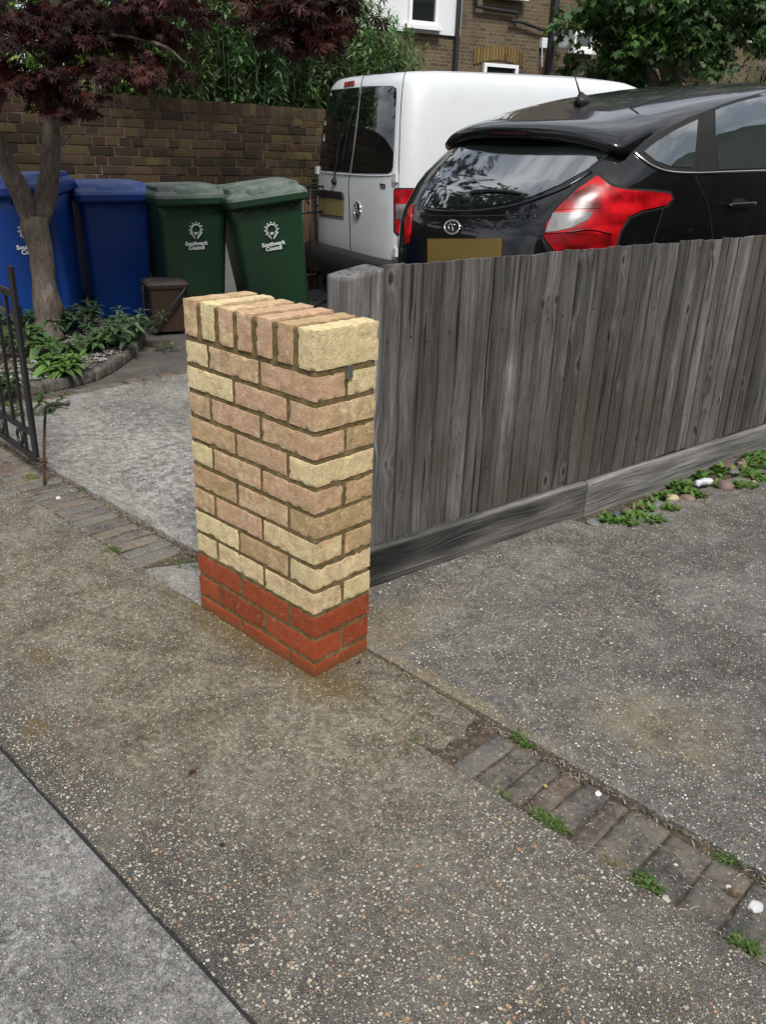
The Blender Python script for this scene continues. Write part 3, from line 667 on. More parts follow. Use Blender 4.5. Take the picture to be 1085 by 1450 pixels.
    for i in range(41):
        t = -1 + 2 * i / 40; y = .93 * math.copysign(min(1, abs(t) * 1.18) if abs(t) < .8 else min(1.0, .944 + (abs(t) - .8) * .28), t); back = 0 if abs(t) < .72 else ((abs(t) - .72) / .28) ** 2 * .55
        rings.append([bm.verts.new((x * (1 if abs(t) < .8 else 1) + back + .05 * abs(t) ** 2, y * (1.0) + .095 + (x * -.35 * t if abs(t) > .7 else 0), z)) for x, z in prof])
    for a, b in zip(rings, rings[1:]):
        for k in range(len(prof) - 1): bm.faces.new((a[k], a[k + 1], b[k + 1], b[k]))
    from_bm('bumper', bm, m_blackpl, root, True)
    for x in (.75, 3.4):
        for y in (-.72, .76): wheel(root, x, y, .31, .19)
build_van()
# ================================================================== GROUND
def ragged(pts, amp=.006, step=.03, seed=0, closed=True, freq=9):
    out = []; n = len(pts)
    for i in range(n):
        a = Vector((*pts[i][:2], 0)); b = Vector((*pts[(i + 1) % n][:2], 0)); L = (b - a).length
        st = step if L < 7 else .12; k = max(1, int(L / st)); nr = Vector((-(b - a).y, (b - a).x, 0)).normalized()
        for j in range(k):
            p = a + (b - a) * (j / k); e = min(1, min(j, k - j) * .5)
            nn = noise.noise(p * freq + Vector((seed, 0, 0))) + .6 * noise.noise(p * freq * 4 + Vector((0, seed, 0)))
            out.append((p.x + nr.x * nn * amp * e, p.y + nr.y * nn * amp * e))
    return out
def slab(name, pts, top, mat, amp=.006, seed=0, depth=.08, bev=.006, kind='structure'):
    bm = bmesh.new(); pl = ragged(pts, amp, seed=seed); prism(bm, pl, top - depth, top)
    if bev:
        e = [e for e in bm.edges if all(abs(v.co.z - top) < 1e-6 for v in e.verts)]
        bmesh.ops.bevel(bm, geom=e, offset=bev, segments=2, affect='EDGES', clamp_overlap=True)
    o = from_bm(name, bm, mat); return tag(o, kind=kind)
bm = bmesh.new(); bmesh.ops.create_grid(bm, x_segments=40, y_segments=40, size=120)
for v in bm.verts: v.co.z = -.03
tag(from_bm('ground', bm, m_ground), kind='structure')
FD = Vector((.13772335, .99047074, 0)); FN = Vector((-.2594, .4962, 0)); FAZ = math.degrees(math.atan2(FD.y, FD.x))
def fp(s, off=0.0): return FN + FD * s + Vector((FD.y, -FD.x, 0)) * off
pave = slab('pavement', [(-9, -.7545), (9, -.7545), (9, -.002), (-9, -.002)], .0, m_pave, .005, 1)
foot = slab('footway', [(-9, -3.2), (9, -3.2), (9, -.7635), (-9, -.7635)], -.001, m_foot, .0015, 2, bev=.004)
bm = bmesh.new(); box(bm, (0, -.759, -.0305), (18, .0065, .05)); st = from_bm('joint_strip', bm, plain('black_expansion_joint', (.018, .019, .021), .45)); tag(st, kind='structure')
a, b, c, d = fp(-.16, .004), fp(1.02, .004), fp(1.04, .115), fp(4.6, .15)
drive = slab('driveway', [(-.14, .212), (9, .212), (9, 7), (d.x, 7), (d.x, d.y), (c.x, c.y), (b.x, b.y), (a.x, a.y)], .008, m_drive, .006, 3)
b0 = fp(-.1, -.12)
yard = slab('yard', [(-3.02, .215), (b0.x, .215), (b0.x + .05, .6), (-.15, 3.2), (-3.05, 3.2)], .006, m_yard, .007, 4)
bm = bmesh.new(); prism(bm, [(-3.6, 3.22), (-.1, 3.22), (.6, 9.5), (-4.4, 9.5)], -.05, .0); tag(from_bm('van_driveway', bm, m_ground), kind='structure')
bm = bmesh.new(); prism(bm, ragged([(-6, -.003), (9, -.003), (9, .213), (-6, .213)], .0), -.029, -.0085); tag(from_bm('soil_joint', bm, m_soil), kind='structure')
c1, c2, c3, c4 = fp(1.0, .0), fp(1.0, .12), fp(4.6, .16), fp(4.6, .0)
bm = bmesh.new(); pl = [(p.x, p.y) for p in (c1, c2, c3, c4)]; prism(bm, pl, -.028, -.006); tag(from_bm('soil_strip', bm, m_soil), kind='structure')
slab('concrete_patch', [(-.02, .0), (.30, .0), (.40, .0), (.455, .03), (.44, .07), (.46, .11), (.43, .15), (.44, .2), (.3, .205), (-.02, .205)], -.001, m_pave, .010, 8, .03, .003)
slab('concrete_patch', [(-.90, .0), (-.54, .0), (-.54, .205), (-.80, .205), (-.83, .15), (-.86, .08)], -.001, m_yard, .010, 9, .03, .003)
# fine chippings and grit lying in the joints
A = Acc(); 
for i in range(2600):
    u = random.random()
    if u < .55: x = random.uniform(-2.4, 2.2); y = random.gauss(.205, .012) if random.random() < .7 else random.gauss(.0, .01)
    elif u < .7: x = random.uniform(-2.4, 2.2); y = random.uniform(0, .21)
    elif u < .82: s = random.uniform(-.1, 3.5); p = fp(s, abs(random.gauss(0, .05)) + .01); x, y = p.x, p.y
    elif u < .93: x = random.gauss(-3.15, .12); y = random.uniform(.3, 2.4)
    else: x = random.uniform(-1.5, 1.8); y = random.uniform(-.7, 1.5)
    if -.57 < x < .02 and -.02 < y < .24: continue
    r = random.uniform(.0012, .0038); V = np.array([(1, 0, 0), (-.8, .6, 0), (-.5, -.9, 0), (.1, .1, .9), (.2, 0, -.6)]) * r * np.array([1, random.uniform(.5, 1), .6]); an = random.random() * 6.3
    V = V @ np.array([[math.cos(an), -math.sin(an), 0], [math.sin(an), math.cos(an), 0], [0, 0, 1]]) + np.array([x, y, .002 if (y > .22 or y < -.0) else -.004])
    t = random.choice([(.45, .40, .32), (.22, .18, .13), (.6, .56, .48), (.12, .10, .08), (.34, .22, .12)]); A.add(V, [(0, 1, 3), (1, 2, 3), (2, 0, 3), (0, 4, 1), (1, 4, 2), (2, 4, 0)], (*t, 1))
for i in range(1500):
    u = random.random(); x = random.uniform(-2.6, 2.2); y = random.gauss(.197, .012) if u < .6 else random.gauss(.012, .010) if u < .8 else random.uniform(0, .2)
    if -.57 < x < .05: continue
    L_ = random.uniform(.006, .022); a = random.uniform(-.9, .9) if random.random() < .7 else random.uniform(0, 6.3); w_ = .0009; dx, dy = math.cos(a) * L_ / 2, math.sin(a) * L_ / 2; nx_, ny_ = -math.sin(a) * w_, math.cos(a) * w_; z = -.004 + random.uniform(0, .006); hz = random.uniform(.002, .006); cv = random.uniform(-.3, .3) * L_
    V = [(x - dx - nx_, y - dy - ny_, z), (x - dx + nx_, y - dy + ny_, z), (x + cv * ny_ / w_ * .3 + nx_, y + ny_ + cv * .3, z + hz), (x + cv * ny_ / w_ * .3 - nx_, y - ny_ + cv * .3, z + hz), (x + dx + nx_, y + dy + ny_, z + .001), (x + dx - nx_, y + dy - ny_, z + .001)]
    A.add(V, [(0, 1, 2, 3), (3, 2, 4, 5)], tone(random.choice([(.34, .28, .18), (.22, .16, .09), (.48, .42, .31), (.12, .08, .05)]), .8, 1.2))
tag(A.build('chippings', m_stone), kind='stuff', label='tiny stone chippings and grit scattered along the brick edging', cat='chippings')
# brick edging course, one rough brick after another
A = Acc(); x = .50; k = 0
cols = {'slate': (.044, .045, .048), 'dark': (.060, .055, .052), 'red': (.085, .048, .038), 'tan': (.12, .095, .07), 'grey': (.10, .098, .095), 'brown': (.08, .055, .043)}
seqR = [('grey', .068), ('slate', .072), ('dark', .058), ('red', .055), ('slate', .07), ('brown', .05), ('slate', .098), ('slate', .098), ('dark', .085), ('slate', .105), ('dark', .09), ('red', .1), ('slate', .1), ('red', .1), ('dark', .1), ('slate', .1), ('slate', .1), ('red', .1)]
for cn, w in seqR:
    V, F = rough_brick((w - .001, .190 + random.uniform(-.010, .006), .05), .012, .004, .003, 14, k, .001)
    an = R_(random.uniform(-2, 2)); Rm = np.array([[math.cos(an), -math.sin(an), 0], [math.sin(an), math.cos(an), 0], [0, 0, 1]])
    A.add(V @ Rm.T + np.array([x + w / 2, .1 + random.uniform(-.004, .004), -.0285 + random.uniform(-.002, .002)]), F, tone(cols[cn], .75, 1.2)); x += w + .003; k += 1
x = -.93
for i in range(24):
    w = random.choice([.066, .07, .075]); cn = random.choice(['grey', 'tan', 'grey', 'brown', 'tan', 'dark'])
    V, F = rough_brick((w - .001, .19 + random.uniform(-.012, .0), .05), .012, .004, .003, 14, k + 40, .001)
    an = R_(random.uniform(-4, 4)); Rm = np.array([[math.cos(an), -math.sin(an), 0], [math.sin(an), math.cos(an), 0], [0, 0, 1]])
    A.add(V @ Rm.T + np.array([x - w / 2, .1 + random.uniform(-.006, .006), -.0285 + random.uniform(-.003, .002)]), F, tone(cols[cn], 1.2, 1.8)); x -= w + .004; k += 1
tag(A.build('brick_edging', m_paver, None, True), kind='structure')
# old brick row at the back of the yard
A = Acc()
for i in range(30):
    t = i / 29; x = -3.13; y = .05 + i * .115
    if y > 3.1: break
    V, F = rough_brick((.10, .108, .05), .02, .01, .005, 10, i + 90); A.add(V + np.array([x + random.uniform(-.01, .01), y, -.032 + random.uniform(-.008, .003)]), F, tone(cols[random.choice(['brown', 'red', 'dark', 'tan'])], .8, 1.4))
for i in range(14):
    for j in range(3):
        V, F = rough_brick((.105, .21, .05), .03, .01, .005, 10, i + 130); A.add(V + np.array([-2.12 - i * .112, .32 + j * .222, -.034 + random.uniform(-.004, .003)]) if (-2.12 - i * .112 + .05) < -3.2 else V + np.array([-3.27 - i * .05, .2 + j * .2, -.05]), F, tone(cols['brown'], .8, 1.3))
tag(A.build('brick_border', m_paver, None, True), kind='structure')
# curved dark kerb and the white gravel bed under the maple
kc = smooth_path([(-3.36, -.4, 0), (-3.32, .45, 0), (-3.30, .80, 0), (-3.36, 1.15, 0), (-3.60, 1.48, 0), (-3.84, 1.72, 0), (-4.10, 1.95, 0), (-4.3, 2.05, 0)], 2)
A = Acc(); 
for i in range(0, len(kc) - 1):
    p, q = kc[i], kc[i + 1]; d = q - p; V, F = rough_brick((d.length + .012, .07, .08), .03, .006, .002, 12, i); an = math.atan2(d.y, d.x)
    V = V @ np.array([[math.cos(an), math.sin(an), 0], [-math.sin(an), math.cos(an), 0], [0, 0, 1]]) + np.array([(p.x + q.x) / 2, (p.y + q.y) / 2, .0]); A.add(V, F, (.05, .05, .053, 1))
tag(A.build('bed_kerb', m_paver, None, True), kind='structure')
bm = bmesh.new(); prism(bm, [(p.x - .03, p.y) for p in kc] + [(-5.2, 2.05), (-5.4, -.4)], -.02, .03); tag(from_bm('bed_soil', bm, m_soil), kind='structure')
A = Acc()
for i in range(1900):
    t = random.random(); q = kc[int(t * (len(kc) - 1))]; dd = abs(random.gauss(0, .32)) + .04; x = q.x - dd; y = q.y + random.uniform(-.12, .05) - dd * .1
    r = random.uniform(.007, .017); V = np.array([(1, 0, 0), (0, 1, 0), (-1, 0, 0), (0, -1, 0), (0, 0, .7), (0, 0, -.6)]) * r * np.array([random.uniform(.8, 1.5), random.uniform(.6, 1), 1]); an = random.random() * 6.3
    V = V @ np.array([[math.cos(an), -math.sin(an), 0], [math.sin(an), math.cos(an), 0], [0, 0, 1]]) + np.array([x, y, .032 + random.random() * .014])
    g = random.uniform(.08, .36); A.add(V, [(0, 1, 4), (1, 2, 4), (2, 3, 4), (3, 0, 4), (1, 0, 5), (2, 1, 5), (3, 2, 5), (0, 3, 5)], (g, g * .98, g * .94, 1))
tag(A.build('gravel', m_stone), kind='stuff', label='pale grey gravel spread over the bed beneath the maple', cat='gravel')

# ================================================================== BRICK PILLAR
ZO = -.022
P = empty('brick_pillar', (0, 0, 0), 0, 'newly built yellow stock brick pillar on a red brick base, topped with bricks on edge', 'pillar')
cc = {'Y': (.1, .95), 'P': (.85, .05), 'T': (.35, .2), 'S': (.6, .45), 'B': (.15, .15), 'W': (.75, .75)}
A = Acc(); Rd = Acc(); Cp = Acc(); sd = 1
def put(acc, x0, x1, y0, y1, z0, z1, t, step=.0065, r=.0016, amp=.0010, chip=.0018, fr=34):
    global sd; sd += 1
    V, F = rough_brick((x1 - x0 - .0035, y1 - y0 - .001, z1 - z0 - .0035), step, r, amp, fr, sd, chip)
    j = [random.uniform(-.0012, .0012) for _ in range(3)]
    acc.add(V + np.array([(x0 + x1) / 2 + j[0], (y0 + y1) / 2 + j[1], (z0 + z1) / 2 + ZO + j[2]]), F, t)
def tt(k):
    r, g = cc[k]; return (min(1, max(0, r + random.uniform(-.12, .12))), min(1, max(0, g + random.uniform(-.1, .1))), random.random(), 1)
yel = ['YSPY', 'YPBS', 'TPSB', 'SPBW', 'YSPT', 'TSWB', 'SPWT', 'YBYW', 'YWWY']
for ci, code in enumerate(yel):
    z1 = .89 - .075 * ci; z0 = z1 - .065
    if ci % 2 == 0:
        put(A, -.5525, -.45, 0, .215, z0, z1, tt(code[0])); put(A, -.44, -.225, 0, .1025, z0, z1, tt(code[1])); put(A, -.215, 0, 0, .1025, z0, z1, tt(code[2]))
        put(A, -.44, -.225, .1125, .215, z0, z1, tt('T')); put(A, -.215, 0, .1125, .215, z0, z1, tt(code[3]))
    else:
        put(A, -.5525, -.3375, 0, .1025, z0, z1, tt(code[0])); put(A, -.3275, -.1125, 0, .1025, z0, z1, tt(code[1])); put(A, -.1025, 0, 0, .215, z0, z1, tt(code[3]))
        put(A, -.5525, -.3375, .1125, .215, z0, z1, tt('T')); put(A, -.3275, -.1125, .1125, .215, z0, z1, tt('P'))
for ci in range(3):
    z1 = .215 - .075 * ci; z0 = z1 - .065; rt = lambda: tone((1, 1, 1), .82, 1.15); kw = dict(r=.0016, amp=.0006, chip=.0012)
    if ci % 2 == 1:
        put(Rd, -.5525, -.45, 0, .215, z0, z1, rt(), **kw)
        for y0 in (0, .1125): put(Rd, -.44, -.225, y0, y0 + .1025, z0, z1, rt(), **kw); put(Rd, -.215, 0, y0, y0 + .1025, z0, z1, rt(), **kw)
    else:
        put(Rd, -.1025, 0, 0, .215, z0, z1, rt(), **kw)
        for y0 in (0, .1125): put(Rd, -.5525, -.3375, y0, y0 + .1025, z0, z1, rt(), **kw); put(Rd, -.3275, -.1125, y0, y0 + .1025, z0, z1, rt(), **kw)
for i, k in enumerate('SWSPPTY'):
    x0 = -.5525 + i * (.065 + .01625); t = tt(k)
    if i == 6: t = (.0, 1.0, .3, 1)
    put(Cp, x0 + .003, x0 + .062 + (.005 if i == 6 else 0), -.003, .218, .904, 1.0075, t, r=.0020, amp=.0011, chip=.0020)
for o_ in (A.build('brick_shaft', m_stock, P, True), Rd.build('red_brick_base', m_red, P, True), Cp.build('coping_bricks', m_stock, P, True)): o_.data.set_sharp_from_angle(angle=R_(42))
Mo = Acc(); V, F = rough_brick((.5525 - .008, .208, 1.002), .009, .003, .0018, 60, 77); Mo.add(V + np.array([-.27625, .1075, .498 + ZO]), F); Mo.build('mortar_joints', m_mortar, P, True)
bm = bmesh.new(); box(bm, (.0035, .0, 0), (.004, .016, .034)); 
for y in (-.007, 0, .007): box(bm, (.006, y, 0), (.003, .003, .034))
bmesh.ops.translate(bm, verts=bm.verts, vec=(.0, .112, .890 + ZO)); from_bm('wall_tie', bm, plain('zinc_tie', (.32, .34, .36), .35, metal=.8), P)
A = Acc()
for i in range(420):
    e = random.random(); q = abs(random.gauss(0, .022))
    x, y = (random.uniform(-.58, .02), -q) if e < .62 else (.0 + q, random.uniform(-.03, .24)) if e < .9 else (-.553 - q, random.uniform(-.02, .2))
    r = random.uniform(.0015, .006) * (1.3 - min(1, q * 20)); V = np.array([(1, 0, 0), (-.6, .8, 0), (-.6, -.8, 0), (.1, .1, .55)]) * r; an = random.random() * 6.3
    V = V @ np.array([[math.cos(an), -math.sin(an), 0], [math.sin(an), math.cos(an), 0], [0, 0, 1]]) + np.array([x, y, .0005]); A.add(V, [(0, 1, 3), (1, 2, 3), (2, 0, 3), (2, 1, 0)])
tag(A.build('mortar_crumbs', m_mortar), kind='stuff', label='damp brown mortar crumbs dropped round the foot of the pillar', cat='crumbs')

# ================================================================== TIMBER FENCE
Fr = Frame(FN.x, FN.y, FAZ)
fe = empty('timber_fence', Fr.o, Fr.yaw, 'weathered grey timber fence of upright boards above a gravel board, behind the pillar', 'fence')
def plank(acc, x0, x1, z0, z1, ya, yb, th, t, nx=3, nz=26, warp=.003, seed=0, ztop=None, tf=None):
    V = []; F = []; T = []
    for side in (0, 1):
        for j in range(nz + 1):
            for i in range(nx + 1):
                u = i / nx; v = j / nz; x = x0 + (x1 - x0) * u; zt = z1 + (ztop or 0) * (u - .5); z = z0 + (zt - z0) * v
                y = ya + (yb - ya) * u + (th if side else 0) + warp * noise.noise(Vector((seed * 3.3, v * 2.2, u * .4))) 
                x += .0022 * noise.noise(Vector((seed * 7.7 + i, v * 6, 3)))
                if j == nz: z += .002 * noise.noise(Vector((seed * 2.2, u * 5, 9)))
                V.append((x, y, z)); T.append(tf(x, z) if tf else t)
    n1 = (nx + 1) * (nz + 1); w = nx + 1
    for j in range(nz):
        for i in range(nx):
            a = j * w + i; F.append((a, a + 1, a + w + 1, a + w)); F.append((n1 + a, n1 + a + w, n1 + a + w + 1, n1 + a + 1))
        a = j * w; F.append((a, a + w, n1 + a + w, n1 + a)); a = j * w + nx; F.append((a, n1 + a, n1 + a + w, a + w))
    for i in range(nx):
        F.append((i, n1 + i, n1 + i + 1, i + 1)); a = nz * w + i; F.append((a, a + 1, n1 + a + 1, n1 + a))
    acc.add(V, F, np.array(T) if tf else t)
A = Acc(); x = .022; k = 0; nails = []
while x < 5.2:
    w = random.uniform(.070, .086); sd_ = random.random(); br = random.choice([0, .05, .1, .22, .38]) * (1.6 if x < .25 or x > 1.7 else .8); bro = random.uniform(0, 1) if x > .12 else .1
    zt = 1.062 + .016 * min(1, x / 2) + random.uniform(-.0035, .0035)
    plank(A, x, x + w + .008, .149, zt, .026 + random.uniform(-.002, .002), .037, .011, (min(1, br), bro, sd_, 1), seed=k, ztop=random.uniform(-.005, .003), warp=.005)
    for z in (.32 + random.uniform(-.01, .01), .84 + random.uniform(-.02, .02)):
        if random.random() < .55: nails.append((x + w * random.uniform(.25, .6), .0275, z))
    x += w; k += 1
A.build('upright_boards', m_boards, fe)
bm = bmesh.new(); lathe(bm, [(.0026, 0), (.0026, .0022), (.001, .003)], 7, M=Matrix.Rotation(R_(90), 4, 'X')); n0 = from_bm('nail', bm, plain('rusty_nail', (.02, .014, .012), .7), fe)
for i, q in enumerate(nails):
    o = n0 if i == 0 else n0.copy()
    if i: COL.objects.link(o)
    o.location = q
A = Acc()
V, F = rough_brick((.142, .10, 1.12), .012, .005, .002, 7, 500); V = V + np.array([-.047, .068, .488]); V[:, 2] += np.clip((V[:, 2] - .3) / .7, 0, 1) * (V[:, 0] + .05) * .16; A.add(V, F, (.62, .0, .36, 1)); A.build('end_post', m_boards, fe, True)
for px_ in (1.86, 3.7):
    A = Acc(); V, F = rough_brick((.09, .09, 1.1), .03, .004, .001, 7, 501); A.add(V + np.array([px_, .11, .5]), F, (.1, .5, .2, 1)); A.build('fence_post', m_boards, fe, True)
for z in (.3, .82):
    A = Acc(); V, F = rough_brick((5.1, .04, .07), .1, .004, .001, 7, 502); A.add(V + np.array([2.6, .072, z]), F, (.1, .1, .2, 1)); A.build('arris_rail', m_gravel_board, fe)
for x0, x1, s_ in ((-.20, 1.112, 3), (1.118, 5.3, 5)):
    A = Acc(); V, F = rough_brick((x1 - x0, .032, .168), .012, .004, .0016, 9, 600 + s_); V = V + np.array([(x0 + x1) / 2, .012, .064])
    T = np.array([(min(1, max(0, (.06 + .5 * max(0, v[0]) ** 1.6 + .55 * noise.noise(Vector((v[0] * 4, s_, v[2] * 14))) * (1 - .35 * (s_ == 5))) if s_ == 3 else .85 + .3 * noise.noise(Vector((v[0] * 3, 0, v[2] * 9))))), 0, .1 * s_, 1) for v in V])
    if s_ == 3: T[:, 0] = np.clip(T[:, 0] + np.where(V[:, 2] > .138, .35, 0) * (V[:, 0] > -.02), 0, 1)
    A.add(V, F, T); A.build('gravel_board', m_gravel_board, fe, True)

# ================================================================== OLD GARDEN WALL
w1 = pxD(190, 250, 8.35); w2 = pxD(455, 250, 9.3); WAZ = math.degrees(math.atan2((w2 - w1).y, (w2 - w1).x)); Wf = Frame(w1.x, w1.y, WAZ)
wl = empty('garden_wall', Wf.o, Wf.yaw, 'old dark brown brick garden wall with a soldier course top behind the bins', 'wall')
A = Acc()
wc = [(.060, .041, .026), (.068, .047, .028), (.048, .035, .024), (.075, .054, .030), (.062, .038, .026), (.080, .062, .031), (.042, .032, .023)]
def wz(x): return 1.69 - .010 * x
for row in range(22):
    x = -4.6 + (row % 2) * .056; z = row * .0755
    if z > 1.56: break
    alt = row % 2; 
    while x < 9.5:
        L_ = .215 if random.random() < .6 else .1025
        if z > .2 or x < 0:
            yel_ = max(0, min(1, (x - 1.1) / 1.2)) * random.random()
            c = random.choice(wc); c = [c[0] * (1 + .9 * yel_), c[1] * (1 + 1.0 * yel_), c[2] * (1 + .35 * yel_)]; c = tone(c, .7, 1.3)[:3]
            V, F = rough_brick((L_, .1, .066), .034, .004, .0022, 14, row * 91 + x); A.add(V + np.array([x + L_ / 2, .05 + random.uniform(-.003, .003), z + .035 + noise.noise(Vector((x * .6, row * .3, 0))) * .003 - .004 * x * (z / 1.6)]), F, (*c, 1))
        x += L_ + .012
A.build('brick_courses', m_oldbrick, wl)
A = Acc(); x = -4.6; k = 0
while x < 9.5:
    c = [v * (1 + .6 * max(0, min(1, (x - .9) / 1.2))) for v in tone(random.choice(wc), .7, 1.2)[:3]]; V, F = rough_brick((.068, .222, .108), .03, .006, .004, 14, k + 900)
    A.add(V + np.array([x, .108, wz(x) - .055 + random.uniform(-.004, .004)]), F, (*c, 1)); x += .0765; k += 1
A.build('soldier_course', m_oldbrick, wl)
bm = bmesh.new(); box(bm, (2.45, .112, .79), (14.1, .209, 1.60)); 
for v in bm.verts:
    if v.co.z > .5: v.co.z = wz(v.co.x) - .012
from_bm('mortar_joints', bm, m_oldmortar, wl)
# ================================================================== BINS
def rr(w, d, r, n=4):
    out = []
    for cx, cy, a0 in ((w / 2 - r, -d / 2 + r, -90), (w / 2 - r, d / 2 - r, 0), (-w / 2 + r, d / 2 - r, 90), (-w / 2 + r, -d / 2 + r, 180)):
        for k in range(n + 1): a = R_(a0 + 90 * k / n); out.append((cx + r * math.cos(a), cy + r * math.sin(a)))
    return out
def loft(bm, secs, cap0=True, cap1=True):
    rings = [[bm.verts.new(p) for p in s] for s in secs]; n = len(rings[0])
    for a, b in zip(rings, rings[1:]):
        for k in range(n): bm.faces.new((a[k], a[(k + 1) % n], b[(k + 1) % n], b[k]))
    if cap0: bm.faces.new(rings[0][::-1])
    if cap1: bm.faces.new(rings[-1])
def bin_sec(w, d, z, yc=0, r=.05): return [(x, y + yc, z) for x, y in rr(w, d, r)]
def make_bin(mat, label, text=True, dx=0.0, cz=.735):
    b = empty('wheelie_bin', (0, 0, 0), 0, label, 'wheelie bin', 'council wheelie bins in front of the garden wall')
    bm = bmesh.new(); loft(bm, [bin_sec(.44, .48, .0, .03), bin_sec(.455, .50, .05, .03), bin_sec(.47, .52, .25, .025), bin_sec(.52, .61, .80, .01), bin_sec(.535, .64, .925, .0)])
    # shallow recess outline down the front and ribs under the rim
    for x in (-.17, 0, .17): box(bm, (x, -.316, .895), (.012, .035, .05))
    from_bm('bin_body', bm, mat, b, False).data.shade_smooth()
    bm = bmesh.new(); loft(bm, [bin_sec(.54, .645, .90, .0), bin_sec(.575, .69, .915, 0), bin_sec(.58, .70, .955, 0), bin_sec(.565, .68, .965, 0)]); bevel(bm, .004); from_bm('rim', bm, mat, b)
    bm = bmesh.new(); loft(bm, [bin_sec(.60, .735, .925, -.012, .05), bin_sec(.605, .745, .965, -.012, .05), bin_sec(.585, .72, .985, -.008), bin_sec(.575, .70, .99, -.005), bin_sec(.555, .675, 1.000, 0), bin_sec(.535, .64, 1.008, .01, .05), bin_sec(.515, .60, 1.034, .02, .05), bin_sec(.50, .58, 1.040, .02, .05), bin_sec(.34, .40, 1.046, .02, .04)]); bevel(bm, .003, 1, 25)
    lid = from_bm('lid', bm, mat, b)
    bm = bmesh.new(); loft(bm, [bin_sec(.30, .10, 1.0, -.29, .03), bin_sec(.28, .08, 1.022, -.28, .03)]); bevel(bm, .004); from_bm('lid_grip', bm, mat, lid)
    bm = bmesh.new(); tube(bm, [(-.24, .375, .95), (.24, .375, .95)], .016, 10)
    for x in (-.22, 0, .22): box(bm, (x, .35, .95), (.03, .06, .04))
    from_bm('handle', bm, mat, b, True)
    bm = bmesh.new(); tube(bm, [(-.25, .26, .1), (.25, .26, .1)], .012, 8); ax = from_bm('axle', bm, m_iron, b, True)
    for x in (-.26, .26):
        bm = bmesh.new(); lathe(bm, [(.03, -.025), (.085, -.025), (.10, -.012), (.10, .012), (.085, .025), (.03, .025)], 20, M=Matrix.Translation((x, .26, .1)) @ Matrix.Rotation(R_(90), 4, 'Y')); from_bm('wheel', bm, m_blackpl, b, True)
    if text:
        e = bmesh.new(); ty = lambda z: -.3105 - (z - .8) * .09 + .0   # front face y at height z
        R0_ = .038
        def P3(x, z): return Vector((x + dx, -(.235 + (z - .25) * (.07 / .55)) - .0045 + (.0 if z > .25 else 0), z))
        # ring of small figures with raised arms, two open hands beneath
        for k in range(9):
            a = R_(90) + R_(122) * (k - 4) / 4; r0, r1 = .030, .050; ca, sa = math.cos(a), math.sin(a); tx, tz = -sa, ca
            tube(e, [P3(ca * r0, cz + sa * r0), P3(ca * (r1 - .008), cz + sa * (r1 - .008))], .0042, 5, flat=.4)
            for s in (-1, 1): tube(e, [P3(ca * (r0 + .006), cz + sa * (r0 + .006)), P3(ca * (r1 - .008) + s * tx * .011, cz + sa * (r1 - .008) + s * tz * .011)], .003, 5, flat=.4)
            lathe(e, [(.0052, -.001), (.0052, .001)], 8, M=Matrix.Translation(P3(ca * r1 * 1.02, cz + sa * r1 * 1.02)) @ Matrix.Rotation(R_(90), 4, 'X'))
        tube(e, [P3(.036 * math.cos(a), cz + .036 * math.sin(a)) for a in [R_(-32) + R_(244) * k / 24 for k in range(25)]], .0036, 5, flat=.4)
        for s in (-1, 1):
            tube(e, smooth_path([P3(s * .040, cz - .004), P3(s * .040, cz - .026), P3(s * .026, cz - .046), P3(s * .008, cz - .066)], 3), [.005, .006, .006, .006, .007, .007, .008, .008, .008, .007], 6, flat=.4)
            for q in (0, 1, 2): tube(e, [P3(s * (.012 + q * .008), cz - .052 + q * .004), P3(s * (.008 + q * .009), cz - .024 + q * .006)], .003, 5, flat=.4)
        lathe(e, [(.0085, -.001), (.0085, .001)], 10, M=Matrix.Translation(P3(0, cz - .026)) @ Matrix.Rotation(R_(90), 4, 'X'))
        em = from_bm('printed_emblem', e, m_print, b)
        sl = math.atan2(.07, .55)
        for body, z in (('Southwark', cz - .103), ('Council', cz - .135)):
            M = Matrix.Translation(P3(0, z) + Vector((0, -.001, 0))) @ Matrix.Rotation(R_(90) + sl, 4, 'X')
            text_mesh('printed_lettering', body, .040, m_print, b, M, .0008, .0016, 1.0)
    return b
def place(o, x, y, az, tilt=0, roll=0, s=1, z=0):
    o.location = (x, y, z); o.rotation_mode = 'XYZ'; o.rotation_euler = (R_(tilt), R_(roll), R_(az + 90)); o.scale = (s, s, s)
def copy_tree(o, parent=None):
    c = o.copy(); COL.objects.link(c); c.parent = parent
    for ch in list(o.children): copy_tree(ch, c)
    return c
gb = make_bin(m_green, 'green wheelie bin with white council print standing beside the brown food caddy')
g1 = pxD(272, 430, 7.2); place(gb, g1.x - .02, g1.y, -17, 0, -1.5, 1.0)
gb2 = copy_tree(gb); gb2['label'] = 'dusty lidded green wheelie bin leaning over, rightmost of the bins by the van'
g2 = pxD(392, 430, 7.15); place(gb2, g2.x, g2.y, -25, 0, -8.5, 1.04)
bb = make_bin(m_blue, 'plain blue wheelie bin between the maple trunk and the green bins', False)
g3 = pxD(167, 430, 7.42); place(bb, g3.x, g3.y, -17, 0, -1, 1.0)
bb2 = make_bin(m_blue, 'blue wheelie bin with white print half hidden behind the maple trunk', True, .055, .70)
g4 = pxD(64, 430, 6.95); place(bb2, g4.x, g4.y, -38, 0, -4, 1.06)
